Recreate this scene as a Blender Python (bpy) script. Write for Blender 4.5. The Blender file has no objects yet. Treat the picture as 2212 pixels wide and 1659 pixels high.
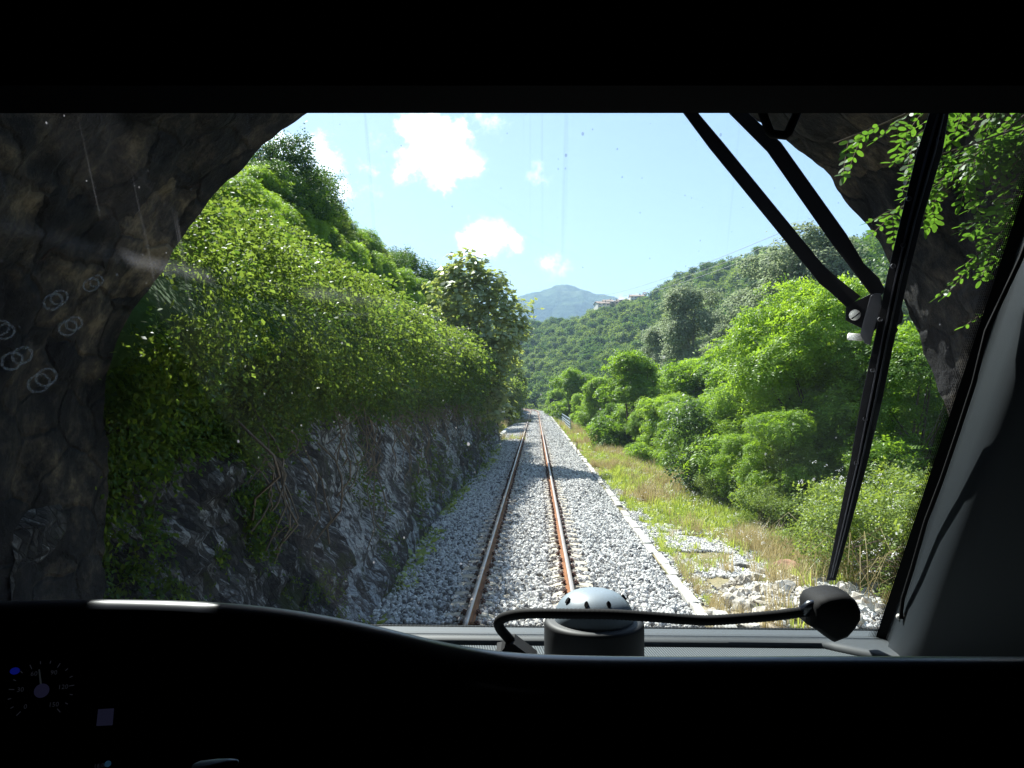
import bpy, bmesh, math, random
import numpy as np
from mathutils import Vector, Matrix, Euler
R = math.radians
S = bpy.context.scene
COL = S.collection

# ------------------------------------------------------------------ camera, sky, sun, exposure
CAM = Vector((0.18, 0.0, 3.0))
cd = bpy.data.cameras.new('camera'); cam = bpy.data.objects.new('camera', cd); COL.objects.link(cam)
cam.location = CAM
cam.rotation_euler = (R(90 + 0.92), 0, R(1.76))
cd.sensor_width = 36; cd.lens = 27; cd.clip_start = 0.05; cd.clip_end = 20000
S.camera = cam
SUN_DIR = Vector((-3.0, 5.0, 7.0)).normalized()
SUN_EL = math.asin(SUN_DIR.z); SUN_AZ = math.atan2(SUN_DIR.x, SUN_DIR.y)
sl = bpy.data.lights.new('sun', 'SUN'); sl.energy = 5.0; sl.angle = R(0.5); sl.color = (1.0, 0.95, 0.88)
so = bpy.data.objects.new('sun', sl); COL.objects.link(so)
so.rotation_euler = (-SUN_DIR).to_track_quat('-Z', 'Y').to_euler()
S.view_settings.view_transform = 'Standard'; S.view_settings.look = 'None'
S.view_settings.exposure = 1.62; S.view_settings.gamma = 1.0
S.render.resolution_x = 1024; S.render.resolution_y = 768
S.cycles.use_denoising = True
S.cycles.max_bounces = 7; S.cycles.diffuse_bounces = 3; S.cycles.transmission_bounces = 4
S.cycles.transparent_max_bounces = 12; S.cycles.volume_bounces = 0
S.cycles.use_fast_gi = False

MROT = cam.rotation_euler.to_matrix()
def ray(u, v):                       # u, v: position in the photograph on a 2212 x 1659 grid
    k = 36.0 / 27.0 / 2212.0
    return MROT @ Vector(((u - 1106) * k, -(v - 829.5) * k, -1.0))
def at(u, v, y):                     # the point of that line of sight at distance y along the track
    d = ray(u, v)
    return CAM + d * (y / d.y)

# ------------------------------------------------------------------ numpy noise
def _h(ix, iy, iz, s):
    n = (ix * 374761393 + iy * 668265263 + iz * 2147483647 + s * 1274126177) & 0xffffffff
    n = ((n ^ (n >> 13)) * 1274126177) & 0xffffffff
    n = ((n ^ (n >> 15)) * 2246822519) & 0xffffffff
    return ((n ^ (n >> 16)) & 0xffff) / 65535.0
def vnoise(P, s=0):
    P = np.asarray(P, float); I = np.floor(P).astype(np.int64); F = P - I; F = F * F * (3 - 2 * F)
    out = 0
    for a in (0, 1):
        for b in (0, 1):
            for c in (0, 1):
                w = (F[..., 0] if a else 1 - F[..., 0]) * (F[..., 1] if b else 1 - F[..., 1]) * (F[..., 2] if c else 1 - F[..., 2])
                out = out + w * _h(I[..., 0] + a, I[..., 1] + b, I[..., 2] + c, s)
    return out * 2 - 1
def fbm(P, o=4, s=0):
    P = np.asarray(P, float); r = 0; a = 1.0; t = 0
    for i in range(o):
        r = r + a * vnoise(P * (2 ** i), s + i * 7); t += a; a *= 0.5
    return r / t

# ------------------------------------------------------------------ objects and tags
def tag(o, label=None, cat=None, group=None, kind=None):
    if label: o['label'] = label
    if cat: o['category'] = cat
    if group: o['group'] = group
    if kind: o['kind'] = kind
    return o
def thing(name, label, cat, loc=(0, 0, 0), group=None, rz=0):
    o = bpy.data.objects.new(name, None); COL.objects.link(o); o.empty_display_size = 0.1
    o.location = loc; o.rotation_euler = (0, 0, rz)
    return tag(o, label, cat, group)
def world_of(o):
    m = Matrix.Identity(4)
    while o is not None: m = (o.matrix_parent_inverse @ o.matrix_basis if o.parent else o.matrix_basis) @ m; o = o.parent
    return m
def adopt(o, parent):
    """make o a part of parent without moving it"""
    o.parent = parent; o.matrix_parent_inverse = world_of(parent).inverted(); return o
def mesh_np(name, V, F, mat=None, smooth=False, mi=None, fsz=4):
    """fast mesh: V n x 3, F m x fsz"""
    V = np.asarray(V, np.float32); F = np.asarray(F, np.int32)
    me = bpy.data.meshes.new(name)
    me.vertices.add(len(V)); me.vertices.foreach_set('co', V.ravel())
    me.loops.add(F.size); me.loops.foreach_set('vertex_index', F.ravel())
    me.polygons.add(len(F)); me.polygons.foreach_set('loop_start', np.arange(0, F.size, F.shape[1], dtype=np.int32))
    me.polygons.foreach_set('loop_total', np.full(len(F), F.shape[1], np.int32))
    if smooth: me.polygons.foreach_set('use_smooth', np.ones(len(F), bool))
    for m in (mat if isinstance(mat, (list, tuple)) else [mat]):
        if m: me.materials.append(m)
    if mi is not None: me.polygons.foreach_set('material_index', np.asarray(mi, np.int32))
    me.update(calc_edges=True); me.validate()
    return me
def link(name, me, parent=None, loc=None):
    o = bpy.data.objects.new(name, me); COL.objects.link(o)
    if parent is not None: o.parent = parent
    if loc is not None: o.location = loc
    return o
class MB:
    """collects simple shapes into one mesh"""
    def __init__(s): s.v = []; s.f = []; s.m = []; s.sm = []
    def add(s, vs, fs, m=0, sm=False):
        b = len(s.v); s.v += [tuple(v) for v in vs]
        for f in fs: s.f.append(tuple(b + i for i in f)); s.m.append(m); s.sm.append(sm)
    def box(s, lo, hi, m=0, M=None):
        x0, y0, z0 = lo; x1, y1, z1 = hi
        vs = [Vector(p) for p in ((x0,y0,z0),(x1,y0,z0),(x1,y1,z0),(x0,y1,z0),(x0,y0,z1),(x1,y0,z1),(x1,y1,z1),(x0,y1,z1))]
        if M: vs = [M @ v for v in vs]
        s.add(vs, [(0,3,2,1),(4,5,6,7),(0,1,5,4),(1,2,6,5),(2,3,7,6),(3,0,4,7)], m)
    def tube(s, pts, rad, n=10, m=0, cap=True, flat=1.0, upv=None):
        pts = [Vector(p) for p in pts]
        if not hasattr(rad, '__len__'): rad = [rad] * len(pts)
        rings = []; ref = None
        for i, p in enumerate(pts):
            t = (pts[min(i + 1, len(pts) - 1)] - pts[max(i - 1, 0)]).normalized()
            if ref is None: ref = Vector(upv) if upv else (Vector((0, 0, 1)) if abs(t.z) < 0.9 else Vector((1, 0, 0)))
            a = t.cross(ref).normalized(); b = a.cross(t).normalized(); ref = b
            rings.append([p + (a * math.cos(2*math.pi*k/n) + b * math.sin(2*math.pi*k/n) * flat) * rad[i] for k in range(n)])
        vs = [v for r in rings for v in r]; fs = []
        for i in range(len(pts) - 1):
            for k in range(n): fs.append((i*n+k, i*n+(k+1)%n, (i+1)*n+(k+1)%n, (i+1)*n+k))
        if cap: fs.append(tuple(range(n))[::-1]); fs.append(tuple((len(pts)-1)*n + k for k in range(n)))
        s.add(vs, fs, m, True)
    def lathe(s, prof, c, n=32, m=0, M=None):
        vs = []; fs = []
        for r, z in prof:
            for k in range(n):
                a = 2*math.pi*k/n; p = Vector((r*math.cos(a), r*math.sin(a), z))
                if M: p = M @ p
                vs.append(Vector(c) + p)
        for i in range(len(prof) - 1):
            for k in range(n): fs.append((i*n+k, i*n+(k+1)%n, (i+1)*n+(k+1)%n, (i+1)*n+k))
        s.add(vs, fs, m, True)
    def prism(s, poly, ext, m=0):
        """poly: list of 3D points, extruded by vector ext"""
        n = len(poly); e = Vector(ext); vs = [Vector(p) for p in poly] + [Vector(p) + e for p in poly]
        fs = [tuple(range(n))[::-1], tuple(range(n, 2*n))] + [(i, (i+1)%n, n+(i+1)%n, n+i) for i in range(n)]
        s.add(vs, fs, m)
    def build(s, name, mats, parent=None, loc=None, bevel=0, smooth_angle=None):
        me = bpy.data.meshes.new(name); me.from_pydata(s.v, [], s.f)
        for m in (mats if isinstance(mats, (list, tuple)) else [mats]): me.materials.append(m)
        for p, mi, sm in zip(me.polygons, s.m, s.sm): p.material_index = mi; p.use_smooth = sm
        bm = bmesh.new(); bm.from_mesh(me); bmesh.ops.recalc_face_normals(bm, faces=bm.faces)
        if bevel:
            bmesh.ops.bevel(bm, geom=[e for e in bm.edges if len(e.link_faces) == 2 and e.calc_face_angle(0) > 0.5], offset=bevel, segments=2, affect='EDGES', profile=0.6)
        bm.to_mesh(me); bm.free(); me.update()
        o = link(name, me, parent, loc); return o

# ------------------------------------------------------------------ materials
class NT:
    def __init__(s, name):
        s.mat = bpy.data.materials.new(name); s.mat.use_nodes = True; s.t = s.mat.node_tree; s.t.nodes.clear()
        s.out = s.n('ShaderNodeOutputMaterial')
    def n(s, typ, **kw):
        nd = s.t.nodes.new(typ)
        for k, v in kw.items():
            if k.startswith('_'): setattr(nd, k[1:], v)
            else:
                key = k.replace('__', ' ')
                s.put(nd.inputs[int(key[1:]) if key[0] == 'i' and key[1:].isdigit() else key], v)
        return nd
    def put(s, sock, v):
        if isinstance(v, bpy.types.NodeSocket): s.t.links.new(v, sock)
        elif isinstance(v, bpy.types.Node): s.t.links.new(v.outputs[0], sock)
        else:
            if isinstance(v, (tuple, list)) and len(v) == 3 and sock.type == 'RGBA': v = (*v, 1)
            sock.default_value = v
    def math(s, op, a, b=0.0, c=0.0, clamp=False):
        nd = s.n('ShaderNodeMath', _operation=op, _use_clamp=clamp, i0=a, i1=b)
        if op in ('MULTIPLY_ADD', 'SMOOTH_MIN', 'SMOOTH_MAX', 'COMPARE'): s.put(nd.inputs[2], c)
        return nd.outputs[0]
    def mix(s, f, a, b, mode='MIX'):
        nd = s.t.nodes.new('ShaderNodeMix'); nd.data_type = 'RGBA'; nd.blend_type = mode
        s.put(nd.inputs[0], f); s.put(nd.inputs[6], a); s.put(nd.inputs[7], b); return nd.outputs[2]
    def ramp(s, f, stops):
        nd = s.t.nodes.new('ShaderNodeValToRGB'); s.put(nd.inputs[0], f); cr = nd.color_ramp
        while len(cr.elements) < len(stops): cr.elements.new(0.5)
        for e, (p, c) in zip(cr.elements, stops): e.position = p; e.color = (*c, 1) if len(c) == 3 else c
        return nd.outputs[0]
    def step(s, x, a, b):
        nd = s.n('ShaderNodeMapRange', _interpolation_type='SMOOTHSTEP'); s.put(nd.inputs[0], x)
        s.put(nd.inputs[1], a); s.put(nd.inputs[2], b); return nd.outputs[0]
    def noise(s, vec, scale, detail=4, rough=0.55, dist=0.0):
        nd = s.n('ShaderNodeTexNoise', Scale=scale, Detail=detail, Roughness=rough, Distortion=dist)
        if vec is not None: s.put(nd.inputs['Vector'], vec)
        return nd.outputs['Fac']
    def obj(s): return s.n('ShaderNodeTexCoord').outputs['Object']
    def pos(s): return s.n('ShaderNodeNewGeometry').outputs['Position']
    def mapped(s, vec, scale=(1, 1, 1), rot=(0, 0, 0)):
        nd = s.n('ShaderNodeMapping'); s.put(nd.inputs['Vector'], vec); nd.inputs['Scale'].default_value = scale
        nd.inputs['Rotation'].default_value = rot; return nd.outputs[0]
    def rnd(s): return s.n('ShaderNodeObjectInfo').outputs['Random']
    def bump(s, h, strength=0.5, dist=0.02):
        return s.n('ShaderNodeBump', Strength=strength, Distance=dist, Height=h).outputs[0]
    def pbsdf(s, col, rough=0.6, metal=0.0, spec=0.5, normal=None, **kw):
        nd = s.n('ShaderNodeBsdfPrincipled'); s.put(nd.inputs['Base Color'], col); s.put(nd.inputs['Roughness'], rough)
        s.put(nd.inputs['Metallic'], metal); s.put(nd.inputs['Specular IOR Level'], spec)
        if normal is not None: s.put(nd.inputs['Normal'], normal)
        for k, v in kw.items(): s.put(nd.inputs[k.replace('_', ' ')], v)
        return nd.outputs[0]
    def done(s, sh): s.t.links.new(sh, s.out.inputs['Surface']); return s.mat

def simple(name, col, rough=0.6, metal=0.0, spec=0.5, nscale=30, var=0.2, bump=0.0, bdist=0.002):
    t = NT(name); n = t.noise(t.obj(), nscale, 5)
    c = t.mix(t.math('MULTIPLY', n, 1.0), tuple(x * (1 - var) for x in col), tuple(min(1, x * (1 + var)) for x in col))
    nr = t.bump(n, bump, bdist) if bump else None
    return t.done(t.pbsdf(c, rough, metal, spec, nr))
def emis(name, col, st):
    t = NT(name); e = t.n('ShaderNodeEmission', Color=(*col, 1), Strength=st); return t.done(e.outputs[0])

def leaf_mat(name, c1, c2, trans=0.45, rough=0.45, spec=0.35, tcol=None, patch=0.25):
    """leaf: diffuse + light coming through + a little gloss; colour varies leaf by leaf and clump by clump"""
    t = NT(name); g = t.n('ShaderNodeNewGeometry')
    isl = g.outputs['Random Per Island']
    nz = t.noise(g.outputs['Position'], patch, 3)
    f = t.math('ADD', t.math('MULTIPLY', isl, 0.5), t.math('MULTIPLY', t.math('SUBTRACT', nz, 0.25), 1.0), clamp=True)
    f = t.math('ADD', f, t.math('MULTIPLY', t.math('SUBTRACT', t.rnd(), 0.5), 0.75), clamp=True)
    c = t.mix(f, c1, c2)
    p = t.pbsdf(c, rough, 0, spec)
    tc = t.mix(f, tuple(x * 1.0 for x in (tcol or (c1[0]*1.6, c1[1]*1.5, c1[2]*0.6))), tuple(min(1, x) for x in (tcol or (c2[0]*1.6, c2[1]*1.5, c2[2]*0.6))))
    tr = t.n('ShaderNodeBsdfTranslucent', Color=tc)
    m = t.n('ShaderNodeMixShader', i0=trans); t.put(m.inputs[1], p); t.put(m.inputs[2], tr.outputs[0])
    return t.done(m.outputs[0])

M = {}
M['leaf_robinia'] = leaf_mat('leaf_robinia', (0.10, 0.20, 0.025), (0.26, 0.40, 0.06), 0.5, spec=0.25)
M['leaf_bramble'] = leaf_mat('leaf_bramble', (0.09, 0.15, 0.035), (0.24, 0.32, 0.09), 0.45, spec=0.2)
M['leaf_vine'] = leaf_mat('leaf_vine', (0.018, 0.044, 0.011), (0.062, 0.10, 0.02), 0.5, spec=0.15, tcol=(0.23, 0.32, 0.04))
M['leaf_fig'] = leaf_mat('leaf_fig', (0.15, 0.21, 0.09), (0.34, 0.40, 0.22), 0.42, 0.33, 0.7)
M['leaf_grey'] = leaf_mat('leaf_grey', (0.16, 0.21, 0.11), (0.34, 0.39, 0.24), 0.45, 0.6, 0.2, tcol=(0.32, 0.38, 0.20))
M['leaf_dark'] = leaf_mat('leaf_dark', (0.045, 0.10, 0.025), (0.10, 0.18, 0.045), 0.4, spec=0.2)
M['leaf_wood'] = leaf_mat('leaf_wood', (0.05, 0.12, 0.03), (0.21, 0.28, 0.10), 0.42, 0.7, 0.08, patch=0.03)
M['leaf_near'] = leaf_mat('leaf_near', (0.06, 0.14, 0.03), (0.12, 0.24, 0.05), 0.5)
M['grass'] = leaf_mat('grass', (0.18, 0.27, 0.06), (0.40, 0.46, 0.17), 0.4, patch=0.6)
M['straw'] = leaf_mat('straw', (0.34, 0.28, 0.12), (0.55, 0.46, 0.24), 0.3, patch=0.6, tcol=(0.5, 0.4, 0.2))
M['petal'] = leaf_mat('petal', (0.8, 0.75, 0.78), (0.9, 0.85, 0.86), 0.3, tcol=(0.8, 0.8, 0.8))
M['bark'] = simple('bark', (0.10, 0.075, 0.05), 0.9, nscale=12, var=0.4, bump=0.5, bdist=0.02)
M['bark_pale'] = simple('bark_pale', (0.30, 0.28, 0.24), 0.85, nscale=8, var=0.35, bump=0.3, bdist=0.02)
M['twig'] = simple('twig', (0.16, 0.12, 0.085), 0.9, nscale=5, var=0.4)
# ------------------------------------------------------------------ world: Nishita sky with cumulus clouds
def build_world():
    w = bpy.data.worlds.new('World'); S.world = w; w.use_nodes = True
    t = NT.__new__(NT); t.t = w.node_tree; t.t.nodes.clear()
    out = t.n('ShaderNodeOutputWorld'); bg = t.n('ShaderNodeBackground'); t.t.links.new(bg.outputs[0], out.inputs[0])
    sky = t.n('ShaderNodeTexSky'); sky.sky_type = 'NISHITA'; sky.sun_disc = False
    sky.sun_elevation = SUN_EL; sky.sun_rotation = SUN_AZ; sky.altitude = 300; sky.air_density = 1.0; sky.dust_density = 1.1; sky.ozone_density = 1.2
    d = t.n('ShaderNodeTexCoord').outputs['Generated']
    # clouds: soft clusters of puffs, each at its own bearing and height in the sky
    def puff(u, v, r): return (ray(u, v).normalized(), r * 36.0 / 27.0 / 2212.0)
    puffs = [puff(*p) for p in (
        (885,345,34),(925,330,48),(975,335,50),(1015,355,36),(950,375,42),(905,280,38),(945,275,34),(990,285,28),(880,265,26),(940,300,30),(870,375,26),
        (610,330,44),(700,365,46),(722,415,38),(676,325,40),(690,450,40),(650,365,52),(695,370,38),(700,410,44),(640,430,60),(735,470,22),(590,400,50),
        (1000,520,26),(1035,508,36),(1075,512,34),(1110,528,24),(1050,535,26),(1015,535,20),
        (1178,575,18),(1200,566,17),(1218,578,18),(1200,588,15),
        (1340,660,22),(1365,655,22),(1390,668,20),(930,600,24),(905,596,16))]
    wisps = [puff(*p) for p in ((825,300,26),(800,370,20),(800,405,22),(960,590,30),(1290,668,24),(1160,372,24),(1060,262,34),(520,250,60))]
    w1 = t.n('ShaderNodeTexNoise', Scale=26.0, Detail=3.0); t.put(w1.inputs['Vector'], d)
    wv = t.n('ShaderNodeVectorMath', _operation='SUBTRACT', i0=w1.outputs['Color'], i1=(.5, .5, .5)); wm = t.n('ShaderNodeVectorMath', _operation='SCALE', i0=wv.outputs[0]); wm.inputs['Scale'].default_value = 0.022
    n1 = t.noise(d, 62, 8, 0.66); n2 = t.noise(d, 26, 4, 0.5); raw_d = d; d = t.n('ShaderNodeVectorMath', _operation='ADD', i0=d, i1=wm.outputs[0]).outputs[0]
    nz = t.math('ADD', t.math('MULTIPLY', t.math('SUBTRACT', n1, 0.5), 0.040), t.math('MULTIPLY', t.math('SUBTRACT', n2, 0.5), 0.012))
    def field(ps):
        acc = None
        for c, r in ps:
            dist = t.n('ShaderNodeVectorMath', _operation='DISTANCE', i0=d, i1=tuple(c)).outputs['Value']
            v = t.math('SUBTRACT', r, dist)
            acc = v if acc is None else t.math('SMOOTH_MAX', acc, v, 0.010)
        return acc
    m1 = t.step(t.math('ADD', field(puffs), nz), -0.002, 0.015)
    m2 = t.math('MULTIPLY', t.step(t.math('ADD', field(wisps), t.math('MULTIPLY', nz, 2.2)), -0.002, 0.03), 0.5)
    m = t.math('MAXIMUM', m1, m2)
    shade = t.ramp(t.noise(d, 22, 5, 0.6), [(0.36, (7.5, 8.4, 9.6)), (0.60, (22.0, 22.6, 23.4))])
    c = t.mix(m, sky.outputs[0], shade)
    t.put(bg.inputs[0], c); bg.inputs[1].default_value = 0.052
build_world()
# ------------------------------------------------------------------ the line and the land
Y_CURVE = 150.0
def xc(y):
    """centre of the track: straight, then bending left"""
    y = np.asarray(y, float); return np.where(y > Y_CURVE, -(y - Y_CURVE) ** 2 / 480.0, 0.0)

def mat_ballast_base():
    t = NT('ballast_base'); p = t.pos()
    v = t.n('ShaderNodeTexVoronoi', Scale=16.0); t.put(v.inputs['Vector'], p)
    c = t.ramp(v.outputs['Color'], [(0.1, (0.10, 0.10, 0.105)), (0.5, (0.33, 0.33, 0.34)), (0.9, (0.62, 0.61, 0.60))])
    c = t.mix(t.math('MULTIPLY', t.step(v.outputs['Distance'], 0.3, 0.75), 0.6), c, (0.06, 0.06, 0.065))
    return t.done(t.pbsdf(c, 0.9, 0, 0.2, t.bump(v.outputs['Distance'], 1.0, 0.05)))
def mat_soil():
    t = NT('soil'); p = t.pos()
    n = t.noise(p, 0.9, 7, 0.65); n2 = t.noise(p, 7, 5)
    c = t.ramp(n, [(0.3, (0.11, 0.14, 0.04)), (0.5, (0.20, 0.19, 0.08)), (0.62, (0.34, 0.28, 0.16)), (0.8, (0.16, 0.17, 0.06))])
    c = t.mix(t.math('MULTIPLY', n2, 0.6), c, (0.07, 0.06, 0.04))
    dd = t.n('ShaderNodeVectorMath', _operation='DISTANCE', i0=t.mapped(p, (.45, .4, 0)), i1=(5.2 * .45, 11.6 * .4, 0)).outputs['Value']   # dusty broken ground of the rubble bank
    c = t.mix(t.math('SUBTRACT', 1.0, t.step(t.math('ADD', dd, t.math('MULTIPLY', n, .8)), 1.1, 1.9)), c, (0.40, 0.34, 0.26))
    return t.done(t.pbsdf(c, 0.95, 0, 0.1, t.bump(n2, 1.0, 0.06)))
def mat_rock():
    """dark layered schist, broken into facets, with pale fresh faces and moss"""
    t = NT('rock'); p = t.pos()
    q = t.mapped(p, (1.0, 1.0, 1.0), (0.95, 0.15, 0.1)); wob = t.n('ShaderNodeTexNoise', Scale=5.0, Detail=6.0); t.put(wob.inputs['Vector'], p)
    ws = t.n('ShaderNodeVectorMath', _operation='SCALE', i0=wob.outputs['Color']); ws.inputs['Scale'].default_value = 0.09
    qw = t.n('ShaderNodeVectorMath', _operation='ADD', i0=t.mapped(q, (1.5, 1.0, 2.6)), i1=ws.outputs[0]).outputs[0]
    def cells(sc):
        v = t.n('ShaderNodeTexVoronoi', Scale=sc); t.put(v.inputs['Vector'], qw); e = t.n('ShaderNodeTexVoronoi', _feature='DISTANCE_TO_EDGE', Scale=sc); t.put(e.inputs['Vector'], qw)
        c = t.n('ShaderNodeSeparateXYZ'); t.put(c.inputs[0], v.outputs['Color']); return c.outputs[0], e.outputs['Distance'], c.outputs[1]
    c1, e1, r1 = cells(3.2); c2, e2, r2 = cells(9.0); fine = t.noise(t.mapped(q, (2, 1.4, 5)), 5.5, 10, 0.8)
    val = t.math('ADD', t.math('ADD', t.math('MULTIPLY', c1, .22), t.math('MULTIPLY', c2, .20)), t.math('MULTIPLY', t.math('ADD', fine, t.math('MULTIPLY', t.noise(p, 24, 5, .7), .5)), .52))
    s_ = t.n('ShaderNodeSeparateXYZ'); t.put(s_.inputs[0], p)
    zone = t.math('MULTIPLY', t.step(t.noise(p, 0.5, 4, 0.6), 0.43, 0.60), t.step(s_.outputs[1], 7.5, 12))
    val = t.math('ADD', val, t.math('MULTIPLY', t.math('SUBTRACT', zone, .42), .20))
    c = t.ramp(val, [(0.40, (0.03, 0.03, 0.035)), (0.55, (0.085, 0.08, 0.08)), (0.64, (0.19, 0.19, 0.20)), (0.70, (0.48, 0.49, 0.52)), (0.80, (0.66, 0.67, 0.70))])
    crack = t.math('MULTIPLY', t.step(e1, 0.0, 0.06), t.step(e2, 0.0, 0.07))
    c = t.mix(t.math('MULTIPLY_ADD', crack, .55, .45), (0.02, 0.02, 0.022), c)
    moss = t.step(t.noise(p, 1.7, 8, 0.7), 0.54, 0.60)
    c = t.mix(t.math('MULTIPLY', moss, 0.8), c, (0.05, 0.065, 0.022))
    h = t.math('ADD', t.math('ADD', t.math('MULTIPLY', c1, .5), t.math('MULTIPLY', c2, .35)), t.math('ADD', t.math('MULTIPLY', fine, .5), t.math('MULTIPLY', crack, .25)))
    return t.done(t.pbsdf(c, 0.85, 0, 0.3, t.bump(h, 1.0, 0.16)))
def mat_tunnel():
    """rough soot-dark masonry, patched and scaled, some brown seepage"""
    t = NT('tunnel_stone'); p = t.pos(); wob = t.n('ShaderNodeTexNoise', Scale=4.0, Detail=5.0); t.put(wob.inputs['Vector'], p)
    ws = t.n('ShaderNodeVectorMath', _operation='SCALE', i0=wob.outputs['Color']); ws.inputs['Scale'].default_value = 0.6
    qw = t.n('ShaderNodeVectorMath', _operation='ADD', i0=t.mapped(p, (1.8, 2.4, 3.2)), i1=ws.outputs[0]).outputs[0]
    v = t.n('ShaderNodeTexVoronoi', Scale=1.0); t.put(v.inputs['Vector'], qw); e = t.n('ShaderNodeTexVoronoi', _feature='DISTANCE_TO_EDGE', Scale=1.0); t.put(e.inputs['Vector'], qw)
    cs = t.n('ShaderNodeSeparateXYZ'); t.put(cs.inputs[0], v.outputs['Color']); n = t.noise(p, 5.0, 8, 0.72); n3 = t.noise(p, 1.1, 5, .6)
    val = t.math('ADD', t.math('MULTIPLY', cs.outputs[0], .14), t.math('ADD', t.math('MULTIPLY', n, .65), t.math('MULTIPLY', n3, .34)))
    c = t.ramp(val, [(0.44, (0.006, 0.006, 0.009)), (0.56, (0.020, 0.019, 0.020)), (0.64, (0.06, 0.05, 0.04)), (0.73, (0.17, 0.135, 0.09))])
    rust = t.step(t.noise(p, 2.6, 5), 0.66, 0.72); c = t.mix(t.math('MULTIPLY', rust, 0.35), c, (0.10, 0.035, 0.018))
    joint = t.step(e.outputs['Distance'], 0.0, 0.09); c = t.mix(t.math('MULTIPLY_ADD', joint, .4, .6), (0.006, 0.006, 0.007), c)
    h = t.math('ADD', t.math('MULTIPLY', cs.outputs[1], .4), t.math('ADD', t.math('MULTIPLY', n, .8), t.math('MULTIPLY', joint, .3)))
    return t.done(t.pbsdf(c, 0.9, 0, 0.25, t.bump(h, 1.0, 0.07)))
def mat_wood_floor():
    t = NT('wood_floor'); p = t.pos()
    c = t.ramp(t.noise(p, 0.12, 6, 0.7), [(0.3, (0.02, 0.045, 0.015)), (0.6, (0.05, 0.09, 0.03)), (0.8, (0.09, 0.12, 0.05))])
    return t.done(t.pbsdf(c, 0.95, 0, 0.1, t.bump(t.noise(p, 0.5, 5), 1.0, 1.0)))
M['ballast_base'] = mat_ballast_base(); M['soil'] = mat_soil(); M['rock'] = mat_rock(); M['tunnel'] = mat_tunnel(); M['wood_floor'] = mat_wood_floor()

def grid_mesh(name, X, Y, Z, mat, smooth=True):
    n, m = X.shape; V = np.stack([X, Y, Z], -1).reshape(-1, 3)
    i = np.arange(n - 1)[:, None] * m + np.arange(m - 1)[None, :]; i = i.ravel()
    F = np.stack([i, i + 1, i + m + 1, i + m], -1)
    return mesh_np(name, V, F, mat, smooth)

def foot_x(y):
    """left edge of the line, where the cutting begins; a bay opens between the two bluffs"""
    y = np.asarray(y, float)
    bay = np.clip((y - 56) / 5, 0, 1) * np.clip((96 - y) / 8, 0, 1); bay = bay * bay * (3 - 2 * bay)
    return xc(y) - 2.22 - 2.6 * bay + 0.15 * np.sin(y * 0.21) * (1 - bay)
def right_z(dx, y):
    """ground right of the line; dx from the track centre"""
    pr = np.array([[2.5,-0.30],[2.75,-0.34],[3.4,-0.42],[4.5,-0.5],[6,-0.65],[8,-1.0],[12,-2.4],[20,-5.2],[30,-8.5],[60,-12.0],[400,-14.0]])
    z = np.interp(dx, pr[:, 0], pr[:, 1])
    P = np.stack([dx, y, 0 * dx], -1)
    w = np.clip((dx - 2.9) / 1.5, 0, 1)
    z = z + 0.12 * fbm(P * 0.6, 4, 3) * w + 0.5 * fbm(P * 0.11, 3, 9) * np.clip((dx - 8) / 10, 0, 1)
    z = z + 0.34 * np.exp(-((dx - 4.6) / 1.1) ** 2 - ((y - 12.3) / 2.0) ** 2)
    return z

def build_ground():
    ys = np.concatenate([np.arange(-26, 70, 0.5), np.arange(70, 420, 4.0)])
    dx = np.concatenate([np.arange(2.62, 12, 0.3), np.arange(12, 60, 2.0), [70, 90, 130, 180]])
    DX, Y = np.meshgrid(dx, ys); X = DX + xc(Y); Z = right_z(DX, Y)
    tag(link('ground', grid_mesh('ground', X, Y, Z, M['soil'])), kind='structure')
    # ballast bed
    bx = np.concatenate([np.linspace(-6.6, -2.3, 16), np.linspace(-2.2, 2.66, 50)])
    ys = np.concatenate([np.arange(-26, 70, 0.4), np.arange(70, 420, 3.0)])
    BX, Y = np.meshgrid(bx, ys); Z = ballast_z(BX, Y)
    tag(link('ballast_bed', grid_mesh('ballast_bed', BX + xc(Y), Y, Z - 0.035, M['ballast_base'])), kind='structure')
    # wide sheet that carries the land to the horizon
    X, Y = np.meshgrid(np.linspace(-9000, 9000, 60), np.linspace(-9000, 9000, 60))
    tag(link('valley_floor', grid_mesh('valley_floor', X, Y, X * 0 - 15.0, M['wood_floor'])), kind='structure')
def ballast_z(dx, y):
    z = np.full(np.shape(dx), -0.185)
    z = np.where(np.abs(dx) > 1.25, -0.185 - (np.abs(dx) - 1.25) * 0.07, z)
    z = np.where((dx > 2.2), -0.25 - (dx - 2.2) * 0.25, z)
    z = z + 0.16 * np.exp(-((dx - 1.95) / 0.38) ** 2 - ((y - 26.5) / 2.6) ** 2)
    P = np.stack([dx, y, 0 * dx], -1)
    return z + 0.02 * fbm(P * 1.3, 2, 5)
build_ground()

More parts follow.
